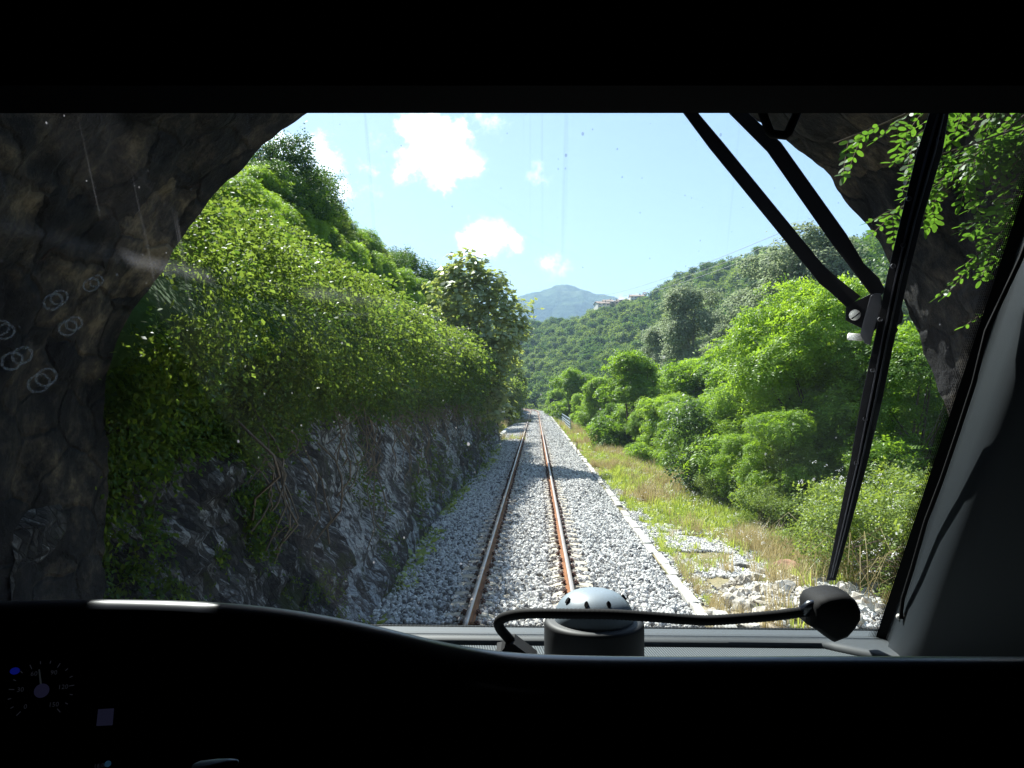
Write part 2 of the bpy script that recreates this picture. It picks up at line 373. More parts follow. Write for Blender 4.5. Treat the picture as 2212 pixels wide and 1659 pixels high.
# left side: cross-section of the cutting, from its foot up
PROF_A = np.array([(0,-0.45),(-0.22,0.6),(-0.42,1.5),(-0.64,2.3),(-0.74,2.9),(-0.52,3.4),(-0.42,3.8),(-1.2,4.25),(-2.4,4.7),(-3.5,5.0),(-4.8,5.5),(-6.2,6.2),(-9.5,9.0),(-14,10.6),(-24,14),(-60,24)], float)
PROF = np.array([(0,-0.45),(-0.22,0.6),(-0.42,1.5),(-0.64,2.3),(-0.72,3.0),(-0.58,3.6),(-0.38,4.15),(-0.55,4.6),(-1.6,5.05),(-3.0,5.5),(-4.6,6.05),(-6.2,6.7),(-9.5,8.4),(-14,10.6),(-24,14),(-60,24)], float)
PT = np.concatenate([[0], np.cumsum(np.hypot(np.diff(PROF[:, 0]), np.diff(PROF[:, 1])))])
def left_surface(t, y):
    """t: length up the cross-section, y: along the line -> points"""
    w = np.clip((y - 12) / 20, 0, 1); px = np.interp(t, PT, PROF_A[:, 0]) * (1 - w) + np.interp(t, PT, PROF[:, 0]) * w; pz = np.interp(t, PT, PROF_A[:, 1]) * (1 - w) + np.interp(t, PT, PROF[:, 1]) * w
    bay = np.clip((y - 54) / 7, 0, 1) * np.clip((98 - y) / 9, 0, 1); bay = bay * bay * (3 - 2 * bay)
    far = np.clip((y - 88) / 15, 0, 1)
    hs = (1 - 0.45 * bay) * (1 - 0.1 * far)
    x = foot_x(y) + px * (1 + 0.9 * bay); z = np.where(pz > 0, pz * hs, pz)
    P = np.stack([px * 1.0, y, pz], -1)
    a = fbm(P * 0.35, 4, 11) * np.clip(t / 1.5, 0.25, 1) * 0.55
    # stepped, slabby rock in the lower part
    rk = np.clip((4.2 - t) / 1.5, 0, 1)
    slab = fbm(np.stack([px * 0.5, y * 0.8 + pz * 0.5, pz * 1.4 - y * 0.45], -1), 4, 21)
    slab = np.round(slab * 6) / 6 * 0.8 + slab * 0.2
    fine = fbm(P * 3.1, 4, 31)
    x = x + a * 0.8 - 0.1 + rk * (slab * 0.42 + fine * 0.13) * np.clip(t / 0.6, 0.1, 1)
    z = z + a * 0.4 * (1 - rk)
    return np.stack([x, y + rk * fine * 0.08, z], -1)
def build_left():
    ys = np.concatenate([np.arange(4.2, 40, 0.13), np.arange(40, 62, 0.3), np.arange(62, 420, 1.6)])
    t = np.arange(0, 3.6, 0.09); T, Y = np.meshgrid(t, ys); P = left_surface(T, Y)
    tag(link('rock_face', grid_mesh('rock_face', P[..., 0], P[..., 1], P[..., 2], M['rock'], False)), kind='structure')
    ys = np.concatenate([np.arange(4.2, 62, 0.5), np.arange(62, 420, 2.5)])
    t = np.concatenate([np.arange(3.45, 16, 0.5), np.arange(16, 66, 3.0)]); T, Y = np.meshgrid(t, ys); P = left_surface(T, Y)
    tag(link('hillside', grid_mesh('hillside', P[..., 0], P[..., 1], P[..., 2], M['wood_floor'])), kind='structure')
build_left()

# wooded hill across the valley: bearings and ridge heights read off its skyline
RIDGE = [(700,640,700),(1000,700,640),(1120,712,600),(1180,712,560),(1240,705,540),(1290,682,520),(1330,668,520),(1395,660,520),(1430,640,480),(1490,612,440),(1560,592,420),(1650,572,380),(1760,560,340),(1860,545,320),(1960,520,300),(2100,500,280),(2300,470,270),(2700,430,260)]
def hill_geo(u, s):
    """u: bearing, s: 0 at the foot .. 1 at the ridge .. >1 behind it"""
    us = [r[0] for r in RIDGE]; v = np.interp(u, us, [r[1] for r in RIDGE]); Rr = np.interp(u, us, [r[2] for r in RIDGE])
    k = 36.0 / 27.0 / 2212.0; dxy = (u - 1157) * k; zr = 3 + (855 - v) * k * Rr
    r0 = np.interp(u, [1100, 1300, 1600, 2300], [235, 190, 130, 110]); z0 = -12.0
    r = r0 + (Rr - r0) * s
    z = np.where(s <= 1, z0 + (zr - z0) * np.clip(s, 0, 1) ** 1.05, zr - (s - 1) * 60)
    x = 0.18 + dxy * r; y = r
    P = np.stack([x, y, 0 * x], -1)
    z = z + 9 * fbm(P * 0.011, 3, 41) * np.clip(s, 0, 1) * np.clip((1.15 - s) * 2.5, 0.1, 1)
    return np.stack([x, y, z], -1)
def build_hill():
    u = np.linspace(650, 2700, 200); s = np.linspace(0, 2.0, 60); U, Sx = np.meshgrid(u, s); P = hill_geo(U, Sx)
    tag(link('wooded_hill', grid_mesh('wooded_hill', P[..., 0], P[..., 1], P[..., 2], M['wood_floor'])), kind='structure')
build_hill()
# distant mountain
def build_mountain():
    prof = [(-200,560),(300,600),(700,640),(900,660),(1060,662),(1105,650),(1125,641),(1150,634),(1180,628),(1200,620),(1225,621),(1245,626),(1270,634),(1290,640),(1305,639),(1330,648),(1380,668),(1500,700),(1800,720),(2600,700)]
    u = np.linspace(-200, 2600, 520); s = np.linspace(0, 2, 110); U, Sx = np.meshgrid(u, s)
    v = np.interp(U, [p[0] for p in prof], [p[1] for p in prof]); k = 36.0 / 27.0 / 2212.0
    Rm = 3000.0; r = 2100 + (Rm - 2100) * Sx; zr = (3 + (855 - v) * k * Rm)
    z = np.where(Sx <= 1, -14 + (zr + 14) * np.sin(np.clip(Sx, 0, 1) * math.pi / 2) ** 1.2, zr - (Sx - 1) ** 2 * 260)
    x = 0.18 + (U - 1157) * k * r
    P = np.stack([x, r, 0 * x], -1)
    rd = 1 - np.abs(fbm(P * 0.0042, 4, 52)) * 2
    z = z + (rd - 0.5) * 70 * np.clip(1.0 - np.abs(Sx - 0.5) * 2, 0, 1) + 9 * fbm(P * 0.03, 4, 61)
    t = NT('mountain_forest'); p = t.pos(); n = t.noise(p, 0.02, 9, 0.7); n2 = t.noise(p, 0.0045, 4)
    c = t.ramp(n, [(0.35, (0.02, 0.045, 0.018)), (0.55, (0.05, 0.085, 0.03)), (0.75, (0.09, 0.12, 0.045))])
    c = t.mix(t.math('MULTIPLY', t.step(n2, 0.52, 0.7), 0.5), c, (0.13, 0.16, 0.06))
    m = t.done(t.pbsdf(c, 0.95, 0, 0.05, t.bump(n, 1.0, 14.0)))
    tag(link('far_mountain', grid_mesh('far_mountain', x, r, z, m)), kind='structure')
build_mountain()

# ------------------------------------------------------------------ tunnel mouth the train is leaving
def build_tunnel():
    tn = thing('tunnel', 'dark rough stone tunnel mouth arching over the train, its unseen crown opened for sunlight', 'tunnel', (0, 0, 0))
    cx, cz, Rr = 0.12, 2.55, 2.75
    th = np.linspace(-180, 180, 241); ang = []
    # profile: straight jambs below the springing, round above
    pts = []
    raw = [(235,1400),(235,1180),(236,1000),(240,850),(265,740),(300,680),(350,600),(400,520),(490,400),(560,335),(660,246),(800,165),(980,120),(1150,105),(1320,120),(1480,165),(1590,232),(1680,300),(1760,368),(1840,455),(1900,560),(1960,680),(2005,780),(2035,890),(2042,1000),(2042,1180),(2042,1400)]
    raw = np.array([(at(u, v, 5.05).x, at(u, v, 5.05).z) for u, v in raw]); dd = np.concatenate([[0], np.cumsum(np.hypot(*np.diff(raw, axis=0).T))])
    q = np.linspace(0, dd[-1], 340); fx = np.interp(q, dd, raw[:, 0]); fz = np.interp(q, dd, raw[:, 1])
    for _ in range(3): fx[1:-1] = (fx[:-2] + fx[1:-1] * 2 + fx[2:]) / 4; fz[1:-1] = (fz[:-2] + fz[1:-1] * 2 + fz[2:]) / 4
    prof = np.stack([fx, fz, np.degrees(np.arctan2(fx - cx, fz - cz))], -1); n = len(prof)
    def edge_y(a, z):
        # how far forward the lining reaches; the unseen crown is cut back for sunlight, stepped to shade the hood
        f = np.clip((np.abs(a) - 30.2) / 1.2, 0, 1); f = f * f * (3 - 2 * f); c0 = np.where(a < -28.1, 1.15, np.where(a < 0, 2.85, 1.5))
        return c0 + (5.05 - c0) * f
    sv = np.concatenate([np.linspace(0, 0.7, 60), np.linspace(0.71, 1, 90)])
    A = prof[:, 2][None, :]; PX = prof[:, 0][None, :]; PZ = prof[:, 1][None, :]
    ey = edge_y(A, PZ); ey = ey + 0.12 * fbm(np.stack([A * 0.16, A * 0 + 1.3, A * 0], -1), 5, 71)
    Y = -26 + (ey + 26) * (1 - (1 - sv[:, None]) ** 1.6)
    nx = np.where(np.abs(A) < 90, np.sin(np.radians(A)), np.sign(A)); nz = np.where(np.abs(A) < 90, np.cos(np.radians(A)), 0)
    P = np.stack([PX + Y * 0, Y, PZ + Y * 0], -1)
    d = 0.20 * fbm(P * 0.9, 4, 73) + 0.10 * fbm(P * 4.0, 4, 75)
    d = d * np.clip((5.3 - Y) / 1.6, .22, 1) + 0.02
    X = PX + nx * d; Z = PZ + nz * d
    def holed(o, keep_above):
        # unseen gap added in the crown to let sun into the cab
        me = o.data; bm = bmesh.new(); bm.from_mesh(me); dl = []
        for f in bm.faces:
            c = f.calc_center_median(); a = math.degrees(math.atan2(c.x - cx, c.z - cz))
            if c.y > (1.2 if a < -28.1 else 2.85 if a < 0 else 1.5) and -31 < a < 78 and c.z - 3 > .388 * c.y + .02 * math.sin(c.x * 9 + c.y * 5): dl.append(f)
        bmesh.ops.delete(bm, geom=dl, context='FACES'); bm.to_mesh(me); bm.free()
    o = link('lining', grid_mesh('lining', X, Y, Z, M['tunnel']), tn); holed(o, 0)
    # front rim at both sides of the added gap and the outer back of the masonry
    k = np.linspace(0, 1, 7)[:, None]; th_ = 0.75
    Xr = X[-1][None, :] + nx * k * th_; Zr = Z[-1][None, :] + nz * k * th_
    Pr = np.stack([Xr, Y[-1][None, :] + 0 * Xr, Zr], -1); Yr = Pr[..., 1] + 0.12 * fbm(Pr * 2.5, 3, 77) * np.minimum(k * 4, 1)
    for sel in (prof[:, 2] < -31, prof[:, 2] > 31): link('portal_rim', grid_mesh('portal_rim', Xr[:, sel], Yr[:, sel], Zr[:, sel], M['tunnel']), tn)
    ko = np.linspace(0, 1, 160)[:, None]
    Yo = Yr[-1][None, :] + (-26 - Yr[-1][None, :]) * ko
    o = link('outer_masonry', grid_mesh('outer_masonry', Xr[-1][None, :] + 0 * Yo, Yo, Zr[-1][None, :] + 0 * Yo, M['tunnel']), tn); holed(o, 0)
    mb = MB(); mb.box((-3.6, -26.4, -0.6), (3.9, -26.05, 6.4)); mb.build('end_wall', M['tunnel'], tn)
build_tunnel()
# ------------------------------------------------------------------ rails, sleepers, ballast
def mat_rail():
    t = NT('rail_rust'); p = t.pos()
    n = t.noise(t.mapped(p, (30, 1.5, 30)), 1.0, 6, 0.6)
    c = t.ramp(n, [(0.3, (0.13, 0.05, 0.022)), (0.55, (0.28, 0.115, 0.045)), (0.75, (0.36, 0.16, 0.07))])
    return t.done(t.pbsdf(c, 0.8, 0, 0.3, t.bump(n, 0.3, 0.004)))
M['rust'] = mat_rail()
def mat_railhead():
    t = NT('rail_head'); p = t.pos(); n = t.noise(t.mapped(p, (60, 0.6, 10)), 1.0, 5)
    c = t.mix(n, (0.30, 0.22, 0.17), (0.46, 0.42, 0.40))
    return t.done(t.pbsdf(c, 0.4, 0.6, 0.5))
M['railhead'] = mat_railhead()
M['clip'] = simple('clip_rust', (0.085, 0.035, 0.022), 0.85, nscale=60, var=0.5, bump=0.4)
def mat_concrete(name, col, dark=0.5):
    t = NT(name); p = t.pos(); n = t.noise(p, 4.0, 8, 0.7); n2 = t.noise(p, 40, 4)
    c = t.mix(t.step(n, 0.35, 0.7), tuple(x * dark for x in col), col)
    c = t.mix(t.math('MULTIPLY', t.math('SUBTRACT', t.rnd(), 0.3), 0.4, clamp=True), c, (0.20, 0.15, 0.10))
    return t.done(t.pbsdf(c, 0.9, 0, 0.2, t.bump(n2, 0.4, 0.006)))
M['sleeper'] = mat_concrete('sleeper_concrete', (0.55, 0.49, 0.39), 0.72)
M['kerb'] = mat_concrete('kerb_concrete', (0.66, 0.64, 0.59), 0.6)
M['white_conc'] = mat_concrete('white_concrete', (0.70, 0.69, 0.67), 0.8)

def sweep(prof, ys, off, z0, mats, name, label, cat, mi):
    ys = np.asarray(ys, float); X0 = xc(ys); dx = np.gradient(X0, ys); nx = 1 / np.sqrt(1 + dx * dx); ny = -dx * nx
    prof = np.array(prof); n = len(prof); V = []
    for i, y in enumerate(ys):
        l = off + prof[:, 0]
        V.append(np.stack([X0[i] + l * nx[i], y + l * ny[i], z0 + prof[:, 1]], -1))
    V = np.concatenate(V); F = []; MI = []
    for i in range(len(ys) - 1):
        for k in range(n):
            F.append((i*n+k, i*n+(k+1) % n, (i+1)*n+(k+1) % n, (i+1)*n+k)); MI.append(mi[k])
    o = link(name, mesh_np(name, V, np.array(F), mats, False, MI)); return tag(o, label, cat)
RP = [(-.075,-.172),(.075,-.172),(.075,-.160),(.012,-.140),(.010,-.045),(.034,-.036),(.036,-.008),(.026,0),(-.026,0),(-.036,-.008),(-.034,-.036),(-.010,-.045),(-.012,-.140),(-.075,-.160)]
RMI = [0,0,0,0,0,0,1,1,1,0,0,0,0,0]
ys = np.concatenate([np.arange(-26, 150, 4.0), np.arange(150, 400, 3.0)])
for off, lab in ((-0.75, 'left rusty running rail, its shaded side towards the middle of the track'), (0.75, 'right rusty running rail with its orange web lit by the sun')):
    o = sweep(RP, ys, off, 0.0, [M['rust'], M['railhead']], 'rail', lab, 'rail', RMI); o['group'] = 'rails of the railway track'

def build_sleepers():
    # monobloc concrete sleeper: thick raised ends under the rails, sloping waist
    pr = [(-1.15,-.235),(-1.13,-.185),(-1.0,-.172),(-.62,-.172),(-.50,-.195),(-.38,-.212),(0,-.216),(.38,-.212),(.50,-.195),(.62,-.172),(1.0,-.172),(1.13,-.185),(1.15,-.235)]
    mb = MB()
    V = []; 
    for x, z in pr:
        w = 0.10 if abs(x) < 0.45 else 0.13
        V += [(x, -w - .03, z - .06), (x, -w, z), (x, w, z), (x, w + .03, z - .06)]
    F = []
    for i in range(len(pr) - 1):
        for k in range(3): F.append((i*4+k, i*4+k+1, (i+1)*4+k+1, (i+1)*4+k))
    F += [(0,1,2,3), tuple((len(pr)-1)*4 + k for k in (3,2,1,0))]
    # sloping shoulders beside each rail foot
    mb.add(V, F)
    for s in (-1, 1):
        for q in (-1, 1):
            x0 = s * 0.75 + q * 0.115; x1 = x0 + q * 0.13
            mb.add([(x0,-.09,-.172),(x0,.09,-.172),(x0,.08,-.150),(x0,-.08,-.150),(x1,-.09,-.173),(x1,.09,-.173)], [(0,1,2,3),(3,2,5,4),(0,3,4),(1,5,2)])
    body_o = mb.build('body', M['sleeper']); me_body = body_o.data
    c = MB(); c.tube([(0.085,-.05,-.150),(0.125,-.055,-.120),(0.100,-.03,-.105),(0.080,0,-.112),(0.100,.03,-.105),(0.125,.055,-.120),(0.085,.05,-.150)], 0.013, 6)
    c.box((0.075,-.04,-.172), (0.150,.04,-.135)); c.tube([(0.105,0,-.14),(0.105,0,-.088)], 0.017, 6)
    clip_o = c.build('clip', M['clip']); me_clip = clip_o.data
    bpy.data.objects.remove(body_o); bpy.data.objects.remove(clip_o)
    root = bpy.data.objects.new('sleeper', None)
    rr = random.Random(3); k = 0; y = 4.0
    while y < 172:
        t = thing('sleeper', 'pale concrete sleeper crossing under both rails, half sunk in the ballast', 'sleeper', (float(xc(y)) + rr.uniform(-.02, .02), y, rr.uniform(-.006, .006)), 'concrete sleepers of the track', float(math.atan2(max(0, y - Y_CURVE) * 2 / 480.0, 1)))
        link('body', me_body, t)
        if y < 62:
            for s in (-1, 1):
                for q in (-1, 1):
                    o = link('clip', me_clip, t, (s * 0.75, 0, 0)); o.rotation_euler.z = 0 if q > 0 else math.pi
        y += 0.60
    bpy.data.objects.remove(root)
build_sleepers()

# ------------------------------------------------------------------ scattering of uncountable things
def hidden_col(name, objs):
    c = bpy.data.collections.new(name)
    for o in objs:
        for cc in list(o.users_collection): cc.objects.unlink(o)
        c.objects.link(o)
    return c
def scatter(name, P, ROT, SC, IDX, col, label=None, cat=None, parent=None, seed=0):
    me = bpy.data.meshes.new(name); n = len(P)
    me.vertices.add(n); me.vertices.foreach_set('co', np.asarray(P, np.float32).ravel())
    a = me.attributes.new('rot', 'FLOAT_VECTOR', 'POINT'); a.data.foreach_set('vector', np.asarray(ROT, np.float32).ravel())
    a = me.attributes.new('scl', 'FLOAT_VECTOR', 'POINT'); SC = np.asarray(SC, np.float32)
    if SC.ndim == 1: SC = np.repeat(SC[:, None], 3, 1)
    a.data.foreach_set('vector', SC.ravel())
    a = me.attributes.new('idx', 'INT', 'POINT'); a.data.foreach_set('value', np.asarray(IDX, np.int32))
    o = link(name, me, parent)
    ng = bpy.data.node_groups.new(name, 'GeometryNodeTree')
    ng.interface.new_socket('Geometry', in_out='INPUT', socket_type='NodeSocketGeometry'); ng.interface.new_socket('Geometry', in_out='OUTPUT', socket_type='NodeSocketGeometry')
    N = ng.nodes; L = ng.links
    gi = N.new('NodeGroupInput'); go = N.new('NodeGroupOutput'); ip = N.new('GeometryNodeInstanceOnPoints'); ci = N.new('GeometryNodeCollectionInfo')
    ci.inputs['Collection'].default_value = col; ci.inputs['Separate Children'].default_value = True; ci.inputs['Reset Children'].default_value = True
    def na(nm, typ):
        x = N.new('GeometryNodeInputNamedAttribute'); x.data_type = typ; x.inputs['Name'].default_value = nm
        return next(s for s in x.outputs if s.enabled and s.name == 'Attribute')
    e2r = N.new('FunctionNodeEulerToRotation'); L.new(na('rot', 'FLOAT_VECTOR'), e2r.inputs[0])
    L.new(gi.outputs[0], ip.inputs['Points']); L.new(ci.outputs[0], ip.inputs['Instance']); ip.inputs['Pick Instance'].default_value = True
    L.new(na('idx', 'INT'), ip.inputs['Instance Index']); L.new(e2r.outputs[0], ip.inputs['Rotation']); L.new(na('scl', 'FLOAT_VECTOR'), ip.inputs['Scale'])
    L.new(ip.outputs[0], go.inputs[0])
    md = o.modifiers.new('scatter', 'NODES'); md.node_group = ng
    return tag(o, label, cat, kind=None if parent else 'stuff')

def mat_stone():
    t = NT('ballast_stone'); r = t.rnd(); n = t.noise(t.obj(), 3.0, 5)
    c = t.ramp(r, [(0.0, (0.08, 0.08, 0.085)), (0.12, (0.17, 0.17, 0.175)), (0.28, (0.44, 0.43, 0.415)), (0.55, (0.68, 0.66, 0.63)), (1.0, (0.84, 0.82, 0.78))])
    c = t.mix(t.math('MULTIPLY', n, 0.35), c, (0.30, 0.28, 0.26))
    s = t.n('ShaderNodeSeparateXYZ'); t.put(s.inputs[0], t.pos()); ax = t.math('ABSOLUTE', t.math('SUBTRACT', t.math('ABSOLUTE', s.outputs[0]), .75))
    c = t.mix(t.math('MULTIPLY', t.math('SUBTRACT', 1.0, t.step(ax, .08, .42)), t.math('MULTIPLY', t.noise(t.pos(), 1.5, 4), .55)), c, (0.26, 0.16, 0.10))
    return t.done(t.pbsdf(c, 0.9, 0, 0.2))
M['stone'] = mat_stone()
def mat_boulder():
    t = NT('pale_boulder'); p = t.pos(); n = t.noise(p, 5, 7, 0.65)
    c = t.ramp(n, [(0.32, (0.20, 0.17, 0.13)), (0.5, (0.48, 0.44, 0.38)), (0.75, (0.70, 0.68, 0.63))])
    return t.done(t.pbsdf(c, 0.9, 0, 0.2, t.bump(n, 0.8, 0.03)))
M['boulder'] = mat_boulder()
def stone_mesh(name, seed, sub=1, mat=None, rough=0.35, flat=0.75):
    bm = bmesh.new(); bmesh.ops.create_icosphere(bm, subdivisions=sub, radius=1.0)
    rr = random.Random(seed); ax = (rr.uniform(.75, 1.1), rr.uniform(.6, .9), flat * rr.uniform(.8, 1.1))
    planes = [Vector((rr.gauss(0,1), rr.gauss(0,1), rr.gauss(0,1))).normalized() for _ in range(7)]
    ds = [rr.uniform(.55, .85) for _ in planes]
    for v in bm.verts:
        for pl, d in zip(planes, ds):
            q = v.co.dot(pl)
            if q > d: v.co -= pl * (q - d)
        v.co += Vector((rr.uniform(-1,1), rr.uniform(-1,1), rr.uniform(-1,1))) * rough * 0.12
        v.co = Vector((v.co.x * ax[0], v.co.y * ax[1], v.co.z * ax[2]))
    me = bpy.data.meshes.new(name); bm.to_mesh(me); bm.free(); me.materials.append(mat); return me
def build_ballast():
    col = hidden_col('stones', [bpy.data.objects.new('stone', stone_mesh('stone', i, 1, M['stone'])) for i in range(7)])
    rg = np.random.default_rng(5); Ps = []; Sc = []
    for y0, y1, dens, s0, s1 in ((4.5, 24, 300, .036, .060), (24, 48, 200, .042, .066), (48, 90, 110, .048, .08), (90, 200, 34, .07, .12)):
        n = int((y1 - y0) * 5.1 * dens); y = rg.uniform(y0, y1, n); x = rg.uniform(-2.42, 2.62, n)
        ph = np.abs(((y - 4.0 + 0.3) % 0.60) - 0.30); onsl = (ph < 0.125) & (np.abs(x) < 1.16)
        cover = rg.uniform(0, 1, n)
        nearrail = np.abs(np.abs(x) - 0.75) < 0.11
        keep = ~(onsl & ((np.abs(x) > 0.42) | (cover > 0.9))) & ~(nearrail)
        if y0 >= 48: keep = ~(np.abs(np.abs(x) - 0.75) < 0.13) & ~(onsl & (np.abs(x) > 0.42) & (cover > 0.35))
        x = x[keep]; y = y[keep]; z = ballast_z(x, y)
        sc = rg.uniform(s0, s1, len(x)); sc *= np.where(rg.uniform(0, 1, len(x)) < 0.06, 1.4, 1.0)
        zz = z + rg.uniform(-0.02, 0.015, len(x)) + np.where((np.abs(x) < 0.42), 0.015, 0)
        Ps.append(np.stack([x + xc(y), y, zz], -1)); Sc.append(sc)
    # spilled gravel on the verge
    n = 24000; y = rg.normal(16.8, 3.0, n); x = 4.2 + (y - 17.5) * -0.18 + rg.normal(0, .95, n); k = (x > 2.8) & (y > 10.5) & (fbm(np.stack([x, y, 0*x], -1) * 1.2, 3, 8) > -0.12)
    x = x[k]; y = y[k]; Ps.append(np.stack([x, y, right_z(x, y) + .02], -1)); Sc.append(rg.uniform(.032, .065, len(x)))
    n = 2500; y = rg.uniform(8, 30, n); x = rg.uniform(2.75, 3.3, n); Ps.append(np.stack([x, y, right_z(x, y) + .01], -1)); Sc.append(rg.uniform(.02, .05, n))
    n = 1500; y = rg.uniform(25, 34, n); x = rg.normal(3.3, .3, n); Ps.append(np.stack([x, y, right_z(x, y) + .01], -1)); Sc.append(rg.uniform(.02, .05, n))
    P = np.concatenate(Ps); Sc = np.concatenate(Sc); n = len(P)
    scatter('ballast_stones', P, rg.uniform(0, 6.28, (n, 3)), Sc, rg.integers(0, 7, n), col, 'grey and white crushed stone ballast around the rails', 'gravel')
    # rubble bank in the bottom right
    col2 = hidden_col('rubble', [bpy.data.objects.new('rubble_stone', stone_mesh('rubble_stone', 40 + i, 1, M['boulder'], 0.9, 0.6)) for i in range(5)])
    n = 1700; y = rg.uniform(8.5, 15, n); x = 3.35 + rg.exponential(1.3, n) + np.clip((y - 13.5), 0, 9) * .8; sc = 0.035 + rg.exponential(0.042, n); sc = np.minimum(sc, .2)
    k = (x < 8.5) & (fbm(np.stack([x, y, 0*x], -1) * .9, 3, 18) > -.14); x, y, sc = x[k], y[k], sc[k]
    scatter('rubble', np.stack([x, y, right_z(x, y) + sc * .25], -1), rg.uniform(0, 6.28, (len(x), 3)), sc, rg.integers(0, 5, len(x)), col2, 'bank of broken pale stones and dry earth beside the portal', 'rubble')
    rr = random.Random(8)
    labs = ['large flat white boulder heading the rubble bank', 'pale boulder with a slanting face, right of the biggest flat one', 'rounded white rock low in the rubble bank', 'squat white boulder close to the end of the kerb', 'white rock highest in the rubble bank beside the wiper tip', 'small brownish oblong rock lying on the white rubble', 'dark grey boulder in the grass above the rubble bank', 'long pale boulder near the microphone head in view', 'reddish flat rock slab under the bramble', 'pale rock low down by the window pillar', 'broad white rock half buried in dry earth']
    for i, (u, v, y, s, m) in enumerate(((1585,1285,12.4,.26,0),(1650,1300,12.0,.24,0),(1700,1262,12.7,.2,0),(1540,1310,11.8,.18,0),(1720,1240,13.2,.17,0),(1762,1248,12.9,.11,1),(1600,1197,15.5,.2,2),(1690,1330,11.4,.24,0),(1700,1190,15.6,.34,1),(1850,1310,11.2,.22,0),(1620,1335,11.0,.25,0))):
        p = at(u, v, y); me = stone_mesh('boulder', 70 + i, 3, [M['boulder'], M['rust_rock'], M['dark_rock']][m], 0.25, 0.6)
        o = link('boulder', me, None, (p.x, p.y, float(right_z(np.array(p.x), np.array(p.y))) + s * .2)); o.scale = (s, s, s); o.rotation_euler = (rr.uniform(-.3, .3), rr.uniform(-.3, .3), rr.uniform(0, 6))
        tag(o, labs[i], 'rock', 'boulders of the rubble bank')
M['rust_rock'] = simple('rust_rock', (0.30, 0.16, 0.10), 0.9, nscale=3, var=0.4, bump=0.5, bdist=0.03)
M['dark_rock'] = simple('dark_rock', (0.08, 0.08, 0.075), 0.9, nscale=3, var=0.4, bump=0.5, bdist=0.03)
build_ballast()

# kerb stones at the right edge of the ballast
def build_kerb():
    rr = random.Random(4); me = []
    for k in range(3):
        mb = MB(); mb.box((-.085, -.485, -.2), (.085, .485, .06)); o = mb.build('kerb_stone', M['kerb'], bevel=.016)
        for v in o.data.vertices: v.co += Vector((rr.uniform(-.014,.014), rr.uniform(-.02,.02), rr.uniform(-.012,.012)))
        me.append(o.data); bpy.data.objects.remove(o)
    y = 8.8; k = 0
    while y < 132:
        if not (10.2 < y < 11.6) and rr.random() > .14:
            o = link('kerb_stone', me[k % 3], None, (2.70 + rr.uniform(-.03, .03), y, -0.325 + rr.uniform(-.03, .015))); o.rotation_euler = (rr.uniform(-.012,.012), rr.uniform(-.04,.04), rr.uniform(-.012,.012))
            tag(o, 'pale concrete kerb stone in the row holding the ballast on the right', 'kerb stone', 'kerb stones along the right of the track')
        y += 1.0; k += 1
    mb = MB(); mb.box((-.1, -1.4, -.12), (.1, 1.4, .14)); o = mb.build('concrete_beam', M['kerb'], None, (2.86, 10.2, -.35), bevel=.02); o.rotation_euler = (0.02, 0.1, -0.03)
    tag(o, 'weathered tilted concrete beam at the near end of the kerb row', 'beam')
build_kerb()

